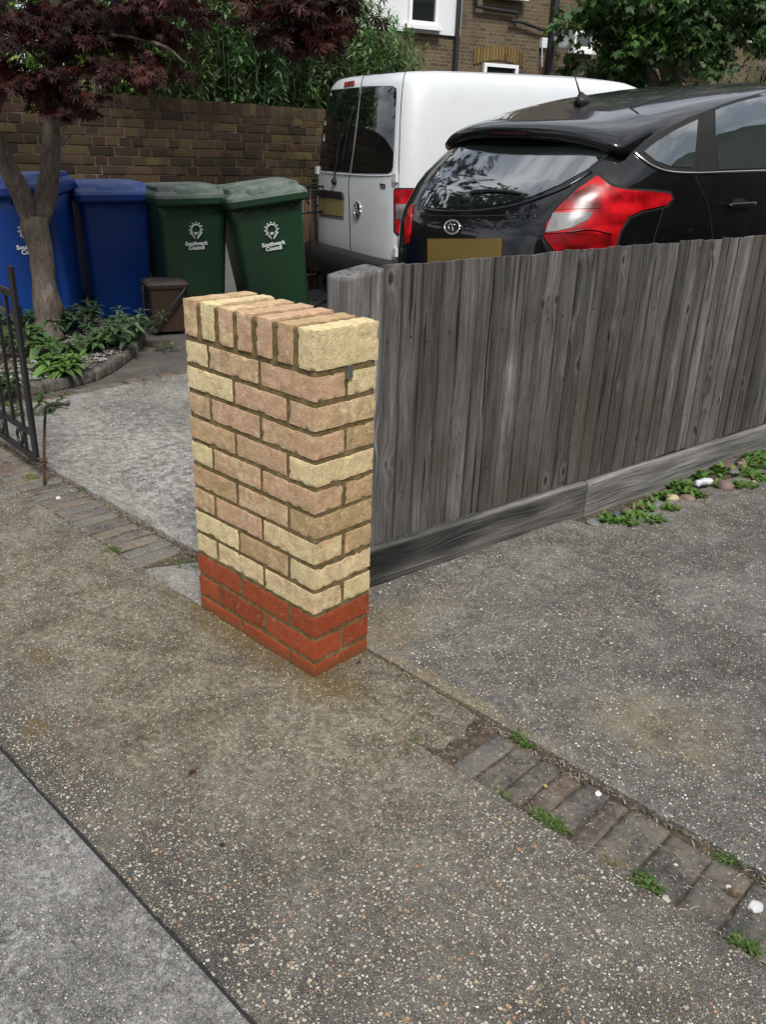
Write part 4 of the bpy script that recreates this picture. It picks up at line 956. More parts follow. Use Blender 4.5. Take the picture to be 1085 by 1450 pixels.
# brown caddy
cd_ = empty('food_caddy', (0, 0, 0), 0, 'small brown food waste caddy with a dark carrying handle beside a blue bin', 'food caddy')
bm = bmesh.new(); loft(bm, [bin_sec(.24, .22, 0, 0, .03), bin_sec(.25, .23, .06, 0, .03), bin_sec(.251, .232, .065, 0, .03), bin_sec(.29, .27, .335, 0, .03)]); bevel(bm, .003); from_bm('bin_body', bm, m_brown, cd_)
bm = bmesh.new(); loft(bm, [bin_sec(.315, .30, .33, 0, .03), bin_sec(.325, .31, .355, 0, .03), bin_sec(.29, .27, .372, 0, .03), bin_sec(.24, .20, .378, 0, .03)]); bevel(bm, .003); 
tube(bm, [(.10, .12, .375), (.15, .13, .40), (.185, .09, .385)], [.012, .016, .012], 8); from_bm('lid', bm, m_brown, cd_)
bm = bmesh.new(); tube(bm, smooth_path([(.165, -.0, .345), (.12, -.16, .33), (.02, -.185, .22), (-.06, -.17, .12), (-.12, -.155, .05), (-.165, -.02, .10), (-.165, 0, .34)], 4), .011, 8); from_bm('handle', bm, m_blackpl, cd_, True)
g = gnd(236, 470); place(cd_, g.x - .1, g.y + .07, -20, 0, 0, 1.0)
# pale boards standing behind the bins, a brown board, black railing
def board(name, label, cat, a, b, h, th, mat, z=0):
    d = b - a; bm = bmesh.new(); box(bm, (d.length / 2, 0, h / 2 + z), (d.length, th, h)); bevel(bm, .004)
    o = from_bm(name, bm, mat); o.location = (a.x, a.y, 0); o.rotation_euler = (0, 0, math.atan2(d.y, d.x)); return tag(o, label, cat)
m_pale = plain('pale_grey_board', (.20, .20, .19), .7, nsc=4, var=.25); m_ply = plain('brown_board', (.20, .125, .075), .7, nsc=6, var=.2)
board('panel', 'pale grey flat panel standing on edge behind the two green bins', 'panel', pxD(243, 300, 8.25), pxD(350, 300, 8.5), .78, .03, m_pale)
board('panel', 'pale grey flat panel showing in the gap between the two blue bins', 'panel', pxD(96, 300, 8.15), pxD(143, 300, 8.2), .72, .03, m_pale)
board('board', 'brown board with a white edge standing behind the railing beside the van', 'board', pxD(425, 320, 8.55), pxD(456, 320, 8.9), .86, .02, m_ply)
rl = empty('iron_railing', (0, 0, 0), 0, 'black iron railing standing between the green bins and the white van', 'railing')
ra = pxD(418, 300, 8.1); rb = pxD(470, 300, 8.5); bm = bmesh.new()
for z in (.22, .78, 1.0): bm = bmesh.new(); tube(bm, [ra + Vector((0, 0, z - ra.z)), rb + Vector((0, 0, z - rb.z))], .012, 6); from_bm('rail', bm, m_iron, rl, True)
for k in range(6):
    bm = bmesh.new(); q = ra + (rb - ra) * (k / 5); tube(bm, [(q.x, q.y, 0), (q.x, q.y, 1.04)], .009, 6); from_bm('upright', bm, m_iron, rl, True)
bm = bmesh.new(); q = ra + (rb - ra) * .5; tube(bm, [(q.x + .07 * math.cos(t) * .4, q.y + .07 * math.cos(t), .9 + .07 * math.sin(t)) for t in [R_(30 * k) for k in range(11)]], .009, 6); from_bm('scroll', bm, m_iron, rl, True)
g = gnd(455, 428); bm = bmesh.new()
for k in range(12): box(bm, (0, -.22 + k * .04, .07), (.5, .012, .02))
for x in (-.24, 0, .24): box(bm, (x, 0, .055), (.02, .48, .03))
for x in (-.23, .23):
    for y in (-.2, .2): box(bm, (x, y, .02), (.03, .03, .05))
o = tag(from_bm('metal_rack', bm, m_grille), 'low dark slatted metal rack on the ground between the green bin and fence post', 'rack'); o.location = (g.x, g.y, 0); o.rotation_euler = (0, 0, R_(30))

# ================================================================== IRON GATE
gs = gnd(62, 685); s0 = Vector((-1.935, .125, 0))
gt = empty('iron_gate', s0, 0, 'black iron gate with scrollwork standing open at the left, held by its drop bolt', 'gate')
# the leaf runs away from the stile towards the left
gF = Frame(s0.x, s0.y, 176)
gt.rotation_euler = (0, 0, gF.yaw)
def bar(name, a, b, w, d, mat=m_iron, par=gt):
    bm = bmesh.new(); a, b = Vector(a), Vector(b); v = b - a; box(bm, (0, 0, 0), (w, d, v.length)); bevel(bm, .0015, 1)
    M = Matrix.Translation((a + b) / 2) @ v.to_track_quat('Z', 'Y').to_matrix().to_4x4(); bmesh.ops.transform(bm, matrix=M, verts=bm.verts); return from_bm(name, bm, mat, par)
zb = .085
bar('stile', (0, 0, zb), (0, 0, .90), .042, .014)
bar('bottom_rail', (0.017, 0, zb + .008), (.95, 0, zb + .008), .012, .03)
bar('middle_rail', (0.017, 0, .205), (.95, 0, .205), .012, .026)
bar('top_rail', (0.017, 0, .79), (.95, 0, .79), .012, .03)
for k in range(6): bar('upright', (.10 + .115 * k, 0, zb + (.0 if k % 2 == 0 else .12)), (.10 + .115 * k, 0, .80), .012, .012)
for cx in (.165, .39, .62):
    bm = bmesh.new(); tube(bm, [(cx + .036 * math.cos(a) * (1 - k * .012), 0, .148 + .038 * math.sin(a) * (1 - k * .012)) for k, a in enumerate([R_(25 * j) for j in range(26)])], .006, 6); from_bm('scroll', bm, m_iron, gt, True)
bm = bmesh.new(); tube(bm, smooth_path([(.35, .0, .70), (.2, -.01, .705), (.08, -.015, .69), (.03, -.02, .64), (.01, -.022, .60)], 4), [.016] * 17, 8, flat=.5)
box(bm, (.012, -.015, .70), (.03, .012, .09)); from_bm('latch', bm, m_iron, gt)
bp = gF.I @ (gs - gF.o); bm = bmesh.new(); R1 = gF.I @ Vector((.72, .69, 0)); zt = .40
q = Vector((bp.x, bp.y, 0)); fw = Vector((-.67, .74, 0)); dd = ray(62, 572); tt_ = (gs - CAM).dot(fw) / dd.dot(fw); top = CAM + dd * tt_; zt = top.z; tp3 = gF.I @ (top - gF.o); tp3.z = 0
q0 = q.copy(); tube(bm, smooth_path([q + Vector((0, 0, -.02)), q.lerp(tp3, .5) + Vector((0, 0, zt * .5)), tp3 + Vector((0, 0, zt - .04)), tp3 + R1 * .008 + Vector((0, 0, zt - .012)), tp3 + R1 * .04 + Vector((0, 0, zt)), tp3 + R1 * .105 + Vector((0, 0, zt + .002))], 4), .0065, 8); from_bm('drop_bolt', bm, m_rust, gt, True)
bm = bmesh.new()
q = q.lerp(tp3, .25)
for z in (.095, .108): tube(bm, [q + Vector((.012 * math.cos(a), .012 * math.sin(a), z)) for a in [R_(40 * k) for k in range(10)]], .004, 6)
tube(bm, [(0, 0, .10), q + Vector((0, 0, .10))], .006, 6); from_bm('bolt_ring', bm, m_rust, gt, True)

# ================================================================== FOLIAGE
def leaf_lance(L=1, W=.18, droop=.35, seg=3, fold=.15):
    V = []; F = []
    for i in range(seg + 1):
        t = i / seg; w = W * math.sin(math.pi * min(.97, .12 + .85 * t)) ** .8 * (0 if i == seg else 1) / 2; z = droop * t * (0 - t) * L
        V += [(t * L, -w * L, z + fold * w * L), (t * L, 0, z), (t * L, w * L, z + fold * w * L)]
    for i in range(seg):
        a = i * 3; F += [(a, a + 3, a + 4, a + 1), (a + 1, a + 4, a + 5, a + 2)]
    return np.array(V), F
def leaf_palm(lobes=7, spread=250, narrow=.11, seed=0, lens=None):
    V = [(0, 0, 0)]; F = []
    for k in range(lobes):
        a = R_(-spread / 2 + spread * k / (lobes - 1)); l = 1 - .45 * abs(k - (lobes - 1) / 2) / ((lobes - 1) / 2); d = np.array([math.cos(a), math.sin(a)]); n = np.array([-d[1], d[0]])
        p1 = d * l * .45 + n * narrow * l; p2 = d * l * .45 - n * narrow * l; p3 = d * l; z = -.18 * l
        b = len(V); V += [(*p1, z * .3), (*p3, z), (*p2, z * .3)]; F += [(0, b + 2, b + 1, b)]
    return np.array(V), F
def scatter(temp, pos, dirs, ups, scale, cols):
    """instance one leaf template many times into arrays"""
    V0, F0 = temp; n = len(pos); pos = np.asarray(pos); d = np.asarray(dirs, float); d /= np.linalg.norm(d, axis=1)[:, None] + 1e-9
    u = np.asarray(ups, float); s = np.cross(u, d); s /= np.linalg.norm(s, axis=1)[:, None] + 1e-9; u = np.cross(d, s)
    V = pos[:, None, :] + (V0[None, :, 0:1] * d[:, None, :] + V0[None, :, 1:2] * s[:, None, :] + V0[None, :, 2:3] * u[:, None, :]) * np.asarray(scale)[:, None, None]
    V = V.reshape(-1, 3); off = np.arange(n) * len(V0); F = [tuple(i + o for i in f) for o in off for f in F0]
    C = np.repeat(np.c_[np.asarray(cols), np.ones(n)], len(V0), axis=0)
    return V, F, C
def cloud(name, temp, pos, dirs, ups, scale, cols, mat, parent=None):
    V, F, C = scatter(temp, pos, dirs, ups, scale, cols); return from_np(name, V, F, mat, parent, False, C)
def jitter(base, n, k=.3):
    b = np.asarray(base)[None, :] * (1 + rng.uniform(-k, k, (n, 1))); return np.clip(b * (1 + rng.uniform(-.12, .12, (n, 3))), 0, 1)
def limb(bm, pts, r0, r1, n=8, sm=4, wob=.12):
    P_ = smooth_path(pts, sm); m_ = len(P_); tube(bm, P_, [r0 + (r1 - r0) * i / (m_ - 1) for i in range(m_)], n, wob=wob)

# ---- purple maple
T = lambda px, py, D=6.45: pxD(px, py, D)
mp = empty('maple_tree', T(68, 470) * 1, 0, 'dark red leaved maple with a forked pale grey trunk in front of the blue bins', 'tree')
mp.location.z = 0; ML = mp.location.copy()
bm = bmesh.new()
tp = [T(69, 478), T(68, 455), T(66, 435), T(65, 415), T(61, 390), T(58, 362), T(54, 340), T(51, 323), T(50, 305)]
tw = [22, 17, 19, 16, 14.5, 15, 17, 18.5, 18]
tube(bm, [p - ML for p in smooth_path(tp, 3)], [w * .0052 for w in np.interp(np.linspace(0, 8, 25), range(9), tw)], 18, wob=.22)
rp = [T(53, 322), T(58, 300), T(64, 278), T(69, 250), T(71, 225), T(73, 180), T(75, 130), T(77, 70, 6.4), T(82, 0, 6.35), T(90, -70, 6.3), T(110, -150, 6.2)]
tube(bm, [p - ML for p in smooth_path(rp, 3)], [w * .0052 for w in np.interp(np.linspace(0, 10, 31), range(11), [12, 14, 13.5, 12, 12, 10.5, 9, 8, 7, 5, 3])], 16, wob=.2)
lp = [T(48, 322), T(40, 300, 6.42), T(30, 276, 6.38), T(19, 255, 6.34), T(8, 228, 6.3), T(-6, 195, 6.2), T(-30, 140, 6.1), T(-60, 60, 6.0), T(-80, -40, 5.9)]
tube(bm, [p - ML for p in smooth_path(lp, 3)], [w * .0052 for w in np.interp(np.linspace(0, 8, 25), range(9), [12, 13, 12.5, 12, 10.5, 9, 8, 6, 4])], 16, wob=.2)
from_bm('trunk', bm, m_bark, mp, True)
bm = bmesh.new()
br_ = [((76, 90, 6.4), (110, 70, 6.1), (160, 50, 5.9), (215, 60, 5.8)), ((80, 20, 6.35), (140, -10, 6.1), (230, -10, 5.7), (330, -20, 5.4), (430, -10, 5.15)), ((74, 150, 6.4), (100, 120, 6.2), (150, 100, 6.0), (200, 95, 5.9)), ((76, 110, 6.4), (50, 80, 6.2), (20, 60, 6.0)),
       ((74, 160, 6.4), (60, 120, 6.1), (30, 110, 5.9)), ((85, -30, 6.3), (130, -80, 6.3), (200, -120, 6.4)), ((75, 60, 6.4), (100, 20, 6.6), (150, 0, 6.9)), ((72, 215, 6.45), (84, 208, 6.4), (95, 196, 6.35), (103, 190, 6.3)), ((-10, 190, 6.2), (10, 120, 6.1), (40, 60, 6.0)), ((215, 60, 5.8), (240, 70, 5.7), (262, 90, 5.65)),
       ((90, -60, 6.3), (30, -120, 6.0), (-60, -160, 5.8)), ((100, -100, 6.2), (160, -180, 6.6), (220, -220, 7))]
for i, b in enumerate(br_):
    P_ = [T(*q) - ML for q in b]; r = .026 if i in (0, 1, 5, 10, 11) else .013 if i != 7 else .006
    limb(bm, P_, r, .004, 7)
from_bm('branches', bm, m_bark, mp, True)
pos = []; dr = []; up = []; sc = []; col = []
def spray(px, py, D, rx, rz, n, base=(.026, .0055, .0045), world=False, size=.056):
    c = (Vector((px, py, D)) if world else T(px, py, D)) - ML
    n = int(n * 1.35); nt = max(3, n // 26)
    for t in range(nt):           # twigs, each with a fan of drooping leaves
        a = rng.uniform(0, 2 * math.pi); q = math.sqrt(rng.uniform(0, 1)); tc = np.array([c.x + rx * q * math.cos(a), c.y + rx * q * math.sin(a), c.z + rng.normal(0, rz * .5) - .25 * rz * q])
        ax = np.array([math.cos(a), math.sin(a), -.25]) + rng.normal(0, .25, 3); tb = np.array(base) * rng.uniform(.5, 2.4)
        for k in range(n // nt):
            s = rng.uniform(-.5, 1); p = tc + ax * s * .14 + rng.normal(0, .018, 3); pos.append(p)
            an = rng.uniform(0, 6.28); dr.append((math.cos(an) * .8 + ax[0] * .7, math.sin(an) * .8 + ax[1] * .7, -.35 - rng.uniform(0, .7))); up.append((rng.normal(0, .35), rng.normal(0, .35), 1)); sc.append(size * rng.uniform(.6, 1.25))
            cx = tb * rng.uniform(.7, 1.4); col.append(cx)
for a in [(30, 30, 6.2, .34, .16, 420), (95, 12, 6.5, .36, .16, 420), (120, 45, 6.0, .30, .11, 330), (180, 15, 6.1, .34, .15, 420), (215, 20, 5.8, .20, .08, 200), (250, 0, 5.7, .18, .06, 150), (290, -40, 5.5, .2, .06, 100),
          (40, 95, 5.9, .22, .06, 150), (10, 45, 5.9, .26, .07, 160), (150, 88, 5.9, .24, .05, 150), (200, 88, 5.8, .24, .07, 220), (165, 50, 6.0, .24, .07, 150),
          (50, 112, 5.85, .25, .06, 220), (25, 116, 5.85, .2, .06, 140), (92, 134, 5.85, .2, .045, 160), (112, 158, 5.8, .15, .03, 70), (5, 115, 5.8, .2, .06, 120),
          (400, -8, 5.2, .2, .08, 220), (435, 25, 5.15, .2, .12, 330), (452, 55, 5.1, .11, .07, 140), (375, -30, 5.3, .18, .05, 110), (460, -5, 5.1, .22, .1, 260), (420, 45, 5.2, .13, .07, 120), (335, -25, 5.5, .15, .05, 80)]: spray(*a)
for i in range(44):
    a = rng.uniform(0, 6.28); q = math.sqrt(rng.uniform(.02, 1)) * 2.2; h = 2.75 + .9 * (1 - (q / 2.2) ** 2) * rng.uniform(.2, 1)
    spray(ML.x + q * math.cos(a) + .2, ML.y + q * math.sin(a) + .3, h, .42, .18, 190, world=True)
cloud('crown', leaf_palm(7, 250, .12), pos, dr, up, sc, col, m_redleaf, mp)

m_stem = plain('green_stem', (.05, .08, .035), .7)
# ---- tall willow-leaved shrub behind the wall, and the lighter tree behind it
def shoots(name, label, cat, spots, leafL, nleaf, base, mat, parent_loc, lance=(1, .17, .5), stem=.006):
    e = empty(name, parent_loc, 0, label, cat); pos = []; dr = []; up = []; sc = []; col = []; bm = bmesh.new(); o = np.array(parent_loc)
    for foot, tip, dens in spots:
        f = np.array(foot) - o; t = np.array(tip) - o; n = 6; P_ = [f + (t - f) * k / n + np.array([math.sin(k * 1.3 + f[0] * 5), math.cos(k * 1.1 + f[1] * 4), 0]) * .03 * (k > 0) for k in range(n + 1)]
        tube(bm, P_, [stem * (1.4 - k / n) for k in range(n + 1)], 5); tb = np.array(base) * rng.uniform(.5, 1.6) * np.array([rng.uniform(.8, 1.3), 1, rng.uniform(.7, 1.2)])
        for k in range(int(nleaf * dens)):
            s = rng.uniform(.25, 1) ** .7; i = min(n - 1, int(s * n)); p = P_[i] + (P_[i + 1] - P_[i]) * (s * n - i); a = rng.uniform(0, 6.28); el = rng.uniform(-.5, .7) + (s > .93) * .8
            pos.append(p); dr.append((math.cos(a), math.sin(a), el)); up.append((0, 0, 1)); sc.append(leafL * rng.uniform(.55, 1.2)); col.append(tb * rng.uniform(.7, 1.4))
    from_bm('stems', bm, m_stem, e, True); cloud('crown', leaf_lance(*lance), pos, dr, up, sc, col, mat, e); return e
sp = []
for i in range(430):
    px_ = rng.uniform(205, 600); D = rng.uniform(9.5, 11.2) - (px_ < 300) * .3; 
    edge = np.interp(px_, [205, 300, 420, 500, 545, 575, 600], [-60, -60, -50, -20, 12, 40, 78]); tp_ = pxD(px_ + rng.normal(0, 5), rng.uniform(edge, 165) if rng.random() < .8 else edge + rng.uniform(0, 25), D)
    sp.append(((tp_.x + rng.normal(0, .15), tp_.y + rng.normal(0, .15), max(.3, tp_.z - rng.uniform(.8, 1.4))), tuple(tp_), 1))
q = pxD(420, 200, 10.3); shoots('shrub', 'tall grey green shrub with narrow drooping leaves rising above the garden wall', 'shrub', sp, .12, 88, (.125, .20, .10), m_leaf, (q.x, q.y, 0), (1, .17, .3), .002)
sp = []
for i in range(300):
    px_ = rng.uniform(-40, 330); D = rng.uniform(10.4, 12.6); tp_ = pxD(px_, rng.uniform(-70, 150), D); sp.append(((tp_.x + rng.normal(0, .2), tp_.y + rng.normal(0, .2), max(.3, tp_.z - rng.uniform(.8, 1.4))), tuple(tp_), 1))
q = pxD(130, 200, 11.6); shoots('leafy_tree', 'bright green broad leaved bush behind the wall seen through the maple', 'bush', sp, .15, 36, (.17, .27, .07), m_leaf, (q.x, q.y, 0), (1, .42, .35))
sp = []
for i in range(120):
    px_ = rng.uniform(160, 560); D = rng.uniform(11.8, 13); tp_ = pxD(px_, rng.uniform(-40 if px_ < 480 else 40, 165), D); sp.append(((tp_.x, tp_.y, max(.3, tp_.z - 1.4)), tuple(tp_), 1))
q = pxD(360, 200, 12.4); shoots('hedge', 'deep green hedge filling in behind the narrow leaved shrub', 'hedge', sp, .2, 60, (.04, .07, .028), m_leaf, (q.x, q.y, 0), (1, .4, .35))

# ---- broad tree on the right
bl = pxD(948, 160, 13.0); bt = empty('sycamore_tree', (bl.x, bl.y, 0), 0, 'dark green tree with lobed leaves and several stems behind the black hatchback', 'tree'); BL = Vector((bl.x, bl.y, 0)); bm = bmesh.new()
for pts in (((948, 170), (945, 120), (935, 80), (925, 30), (915, -60)), ((952, 170), (955, 115), (962, 80), (985, 30), (1010, -60)), ((950, 170), (962, 110), (975, 85), (1010, 50), (1060, 10)), ((945, 160), (925, 110), (900, 70), (860, 40), (820, 25)), ((955, 150), (940, 60), (950, -10), (955, -90))):
    limb(bm, [pxD(x, y, 13) - BL for x, y in pts] if True else 0, .085, .02, 8)
    limb(bm, [pxD(pts[0][0], pts[0][1], 13) - BL - Vector((0, 0, 2.2)), pxD(pts[0][0], pts[0][1], 13) - BL - Vector((0, 0, .8)), pxD(*pts[0], 13) - BL], .10, .085, 8)
from_bm('trunk', bm, m_bark, bt, True); pos = []; dr = []; up = []; sc = []; col = []
for (px_, py_, D, r, n) in [(845, 12, 12.6, .30, 190), (818, 26, 12.5, .17, 80), (875, 5, 12.4, .42, 280), (800, 36, 12.3, .13, 50), (880, 45, 12.4, .38, 240), (868, 80, 12.8, .26, 120), (905, 85, 13.1, .34, 180), (812, 92, 13.4, .16, 60), (845, 100, 13.4, .2, 90), (880, 112, 13.4, .25, 120), (925, 20, 12.2, .5, 420), (975, 15, 12.2, .5, 400), (960, 55, 12.1, .42, 320), (1000, 62, 12.2, .36, 260), (1030, 18, 12.3, .34, 220), (1080, 12, 12.4, .30, 180), (1075, 45, 12.5, .24, 110), (1105, 40, 12.5, .35, 150), (1030, 62, 12.5, .2, 90), (1018, 84, 12.8, .14, 50), (930, 70, 12.9, .32, 220), (905, 35, 13.4, .5, 300), (1000, -10, 13.4, .45, 200), (870, -40, 12.6, .7, 450), (960, -50, 12.6, .8, 500), (1060, -50, 12.6, .8, 450), (985, 88, 13.5, .2, 80), (905, 112, 13.9, .35, 200), (890, 100, 14.2, .5, 260)]:
    c = pxD(px_, py_, D) - BL; tb0 = np.array((.036, .075, .020))
    for k in range(max(3, int(n / 14))):
        v = rng.normal(0, 1, 3); v /= np.linalg.norm(v); v *= r * rng.uniform(.4, 1); tb = tb0 * rng.uniform(.45, 1.7)
        for j in range(14):
            pos.append(np.array(c) + v + rng.normal(0, .075, 3)); a = rng.uniform(0, 6.28); dr.append((math.cos(a), math.sin(a), -.5 - rng.uniform(0, .6))); up.append((rng.normal(0, .4), rng.normal(0, .4), 1)); sc.append(rng.uniform(.06, .12)); col.append(tb * rng.uniform(.75, 1.35))
cloud('crown', leaf_palm(5, 220, .26), pos, dr, up, sc, col, m_leaf, bt)
sp = []
for i in range(60):
    px_ = rng.uniform(1020, 1120); tp_ = pxD(px_, rng.uniform(82, 125), 14.5); sp.append(((tp_.x, tp_.y, tp_.z - 1.2), tuple(tp_), 1))
q = pxD(1065, 200, 14.5); shoots('bush', 'feathery light green bush above the roof of the black hatchback at the right edge', 'bush', sp, .12, 30, (.075, .115, .04), m_leaf, (q.x, q.y, 0), (1, .14, .3))
sp = []
for i in range(90):
    px_ = rng.uniform(800, 905); tp_ = pxD(px_, rng.uniform(np.interp(px_, [800, 905], [96, 104]), 135), 14.9); sp.append(((tp_.x, tp_.y, tp_.z - 1.2), tuple(tp_), 1))
q = pxD(860, 200, 14.9); shoots('bush', 'dark leafy bush over the front end of the white van roof', 'bush', sp, .16, 34, (.035, .065, .02), m_leaf, (q.x, q.y, 0), (1, .4, .3))
# ================================================================== HOUSES
hp = pxD(650, 60, 21.0); H = Frame(hp.x, hp.y, 68)
ho = empty('brick_house', H.o, H.yaw, 'brown brick house with white windows and black drainpipes beyond the parked van', 'house')
ho.location.z = 0; H.o.z = 0
def hx(px, py): p = H.loc(px, py, Y=0); return p.x, p.z
bm = bmesh.new(); box(bm, (9, 4, 4.2), (34, 8, 8.4)); from_bm('wall', bm, m_house, ho)
x0 = -8; x1, z1 = hx(650, 52); _, zL = hx(575, 42)
bm = bmesh.new(); box(bm, ((x0 + x1) / 2, -.03, (z1 + 8.3) / 2), (x1 - x0, .06, 8.3 - z1)); from_bm('rendered_wall', bm, m_render, ho)
bm = bmesh.new(); box(bm, (0, 0, 0), (35, 9.4, .25)); 
for v in bm.verts: v.co.z += 8.5 + (1.6 if abs(v.co.y) < 1 else 0)
bmesh.ops.translate(bm, verts=bm.verts, vec=(9, 4, 0)); from_bm('roof', bm, plain('slate_roof', (.06, .06, .065), .7), ho)
def window(a, b, sill=True, fw=.07, wide=None):
    (xa, za), (xb, zb) = hx(*a), hx(*b); zb2, za2 = min(za, zb), max(za, zb); cx = (xa + xb) / 2; w = xb - xa; h = za2 - zb2
    bm = bmesh.new()
    for sx in (-1, 1): box(bm, (cx + sx * (w / 2 - fw / 2), -.10, (za2 + zb2) / 2), (fw, .1, h))
    for z in (zb2 + fw / 2, za2 - fw / 2): box(bm, (cx, -.098, z), (w - 2 * fw, .09, fw))
    f = from_bm('window', bm, m_white, ho)
    bm = bmesh.new(); box(bm, (cx, -.075, (za2 + zb2) / 2), (w - fw, .02, h - fw)); from_bm('pane', bm, m_glass, f)
    if sill: bm = bmesh.new(); box(bm, (cx, -.14, zb2 - .05), (w + .16, .2, .08)); from_bm('sill', bm, m_white, f)
window((578, -45), (616, 38)); window((811, 42), (834, 72), True, .06); window((979, 80), (1004, 98)); window((1064, 20), (1100, 60)); window((682, 89), (727, 130), False); window((692, -60), (737, -4), True)
def pipe(name, pts, r, mat=m_blackpipe, off=-.12, par=ho):
    bm = bmesh.new(); tube(bm, [Vector((hx(*p)[0], off, hx(*p)[1])) for p in pts], r, 8); return from_bm(name, bm, mat, par)
def vpipe(px, pytop, pybot, r, off=-.12):
    x, z = hx(px, pytop); bm = bmesh.new(); tube(bm, [(x, off, z), (x, off, 0)], r, 8); return from_bm('drainpipe', bm, m_blackpipe, ho)
vpipe(651, -60, 95, .055); vpipe(790, -60, 100, .09)
pipe('waste_pipe', [(671, -20), (671, 10), (695, 14), (728, 19), (729, 27)], .04); pipe('waste_pipe', [(719, 30), (735, 32), (762, 42), (785, 47)], .035)
pipe('cable', [(784, 48), (788, 58), (784, 68), (778, 72)], .018); pipe('cable', [(764, 60), (764, 95)], .012, m_render)
xx, zz = hx(777, 57); bm = bmesh.new(); lathe(bm, [(.02, 0), (.16, .03), (.26, .08), (.262, .085), (.16, .04), (.02, .012)], 20, M=Matrix.Translation((xx, -.5, zz)) @ Matrix.Rotation(R_(80), 4, 'X')); tube(bm, [(xx, -.45, zz), (xx, 0, zz - .1)], .02, 6); from_bm('satellite_dish', bm, plain('grey_dish', (.11, .115, .12), .5), ho, True)
xx, zz = hx(768, 61); bm = bmesh.new(); box(bm, (xx, -.06, zz), (.14, .1, .2)); from_bm('meter_box', bm, m_render, ho)
A = Acc()
xa, za = hx(672, 88); xb, _ = hx(742, 88); k = 0; x = xa
while x < xb:
    t = (x - xa) / (xb - xa); V, F = rough_brick((.065, .05, .30), .1, .008, .003, 9, k); A.add(V + np.array([x, -.012, za + .05 + .18 * math.sin(math.pi * min(1, max(0, t * .8 + .1))) ]), F, tone((.17, .12, .05), .8, 1.2)); x += .078; k += 1
A.build('brick_arch', m_oldbrick, ho)

# the street behind the viewer, mirrored in the car glass
so = empty('terraced_house', (8.5, -13, 0), R_(-42 + 90), 'dark roofed terrace across the street mirrored in the black hatchback', 'house')
bm = bmesh.new(); box(bm, (0, -4, 2.8), (22, 6, 5.6)); from_bm('wall', bm, m_house, so)
bm = bmesh.new(); vs = box(bm, (0, -4, 6.6), (22.6, 6.8, 2.0)); 
for v in vs:
    if v.co.z > 7: v.co.y = -4
from_bm('roof', bm, plain('dark_tiles', (.045, .04, .04), .7), so)
for x in (-8, -5, -2, 1, 4, 7):
    for z in (1.6, 4.2): bm = bmesh.new(); box(bm, (x, -.97, z), (1.1, .08, 1.4)); f = from_bm('window', bm, m_white, so); bm = bmesh.new(); box(bm, (x, -.92, z), (.95, .04, 1.25)); from_bm('pane', bm, m_glass, f)
so2 = copy_tree(so); so2.location = (13, 9, 0); so2.rotation_euler = (0, 0, R_(-90)); so2.scale = (1, 1, 1.15); so2['label'] = 'neighbouring brick terrace mirrored in the side windows of the hatchback'
def street_tree(x, y, h, label):
    e = empty('street_tree', (x, y, 0), 0, label, 'tree'); bm = bmesh.new(); limb(bm, [Vector((0, 0, 0)), Vector((.05, 0, h * .3)), Vector((0, .1, h * .6)), Vector((.1, 0, h * .9))], .16, .03, 8)
    from_bm('trunk', bm, m_bark, e, True); pos = []; dr = []; up = []; sc = []; col = []
    for k in range(150):
        t = rng.uniform(.3, 1.05); rad = h * .26 * math.sin(math.pi * min(1, max(.05, (t - .2) / .9))) ; a = rng.uniform(0, 6.28); c = np.array([rad * math.cos(a) * rng.uniform(.3, 1), rad * math.sin(a) * rng.uniform(.3, 1), h * t])
        for j in range(22): pos.append(c + rng.normal(0, .22, 3)); a2 = rng.uniform(0, 6.28); dr.append((math.cos(a2), math.sin(a2), -.3)); up.append((rng.normal(0, .6), rng.normal(0, .6), 1)); sc.append(rng.uniform(.16, .3)); col.append((.035, .06, .02))
    cloud('crown', leaf_palm(5, 220, .3), pos, dr, up, sc, col, m_leaf, e)
street_tree(-8.8, -.1, 11.5, 'tall garden tree whose dark crown is mirrored in the hatchback rear window')
street_tree(2.6, -11.5, 8.0, 'smaller mirrored street tree further along the road')
street_tree(8.5, 10.5, 6.5, 'round garden tree mirrored in the rear door window of the hatchback')

# ================================================================== SMALL PLANTS
def tuft(x, y, r, n, L, base, label, z=.0, wide=.10, name='weed_tuft', cat='weed', flat=.5, grp=None, sx=1.0, az=0, lan=.6):
    e = []; pos = []; dr = []; up = []; sc = []; col = []
    for k in range(n):
        a = rng.uniform(0, 6.28); q = r * math.sqrt(rng.random()); u, v = q * math.cos(a) * sx, q * math.sin(a); c_, s_ = math.cos(R_(az)), math.sin(R_(az)); p = (u * c_ - v * s_, u * s_ + v * c_, rng.uniform(0, .004)); a2 = rng.uniform(0, 6.28)
        pos.append(p); dr.append((math.cos(a2), math.sin(a2), rng.uniform(flat * .2, flat * 3.2))); up.append((0, 0, 1)); sc.append(L * rng.uniform(.3, 1.15)); col.append(np.array(base) * rng.uniform(.6, 1.5) if rng.random() > .12 else np.array((.22, .19, .09)) * rng.uniform(.7, 1.2))
    o = cloud(name, leaf_lance(1, wide, lan), pos, dr, up, sc, col, m_leaf); o.location = (x, y, z); return tag(o, label, cat, grp)
G = (.075, .14, .03)
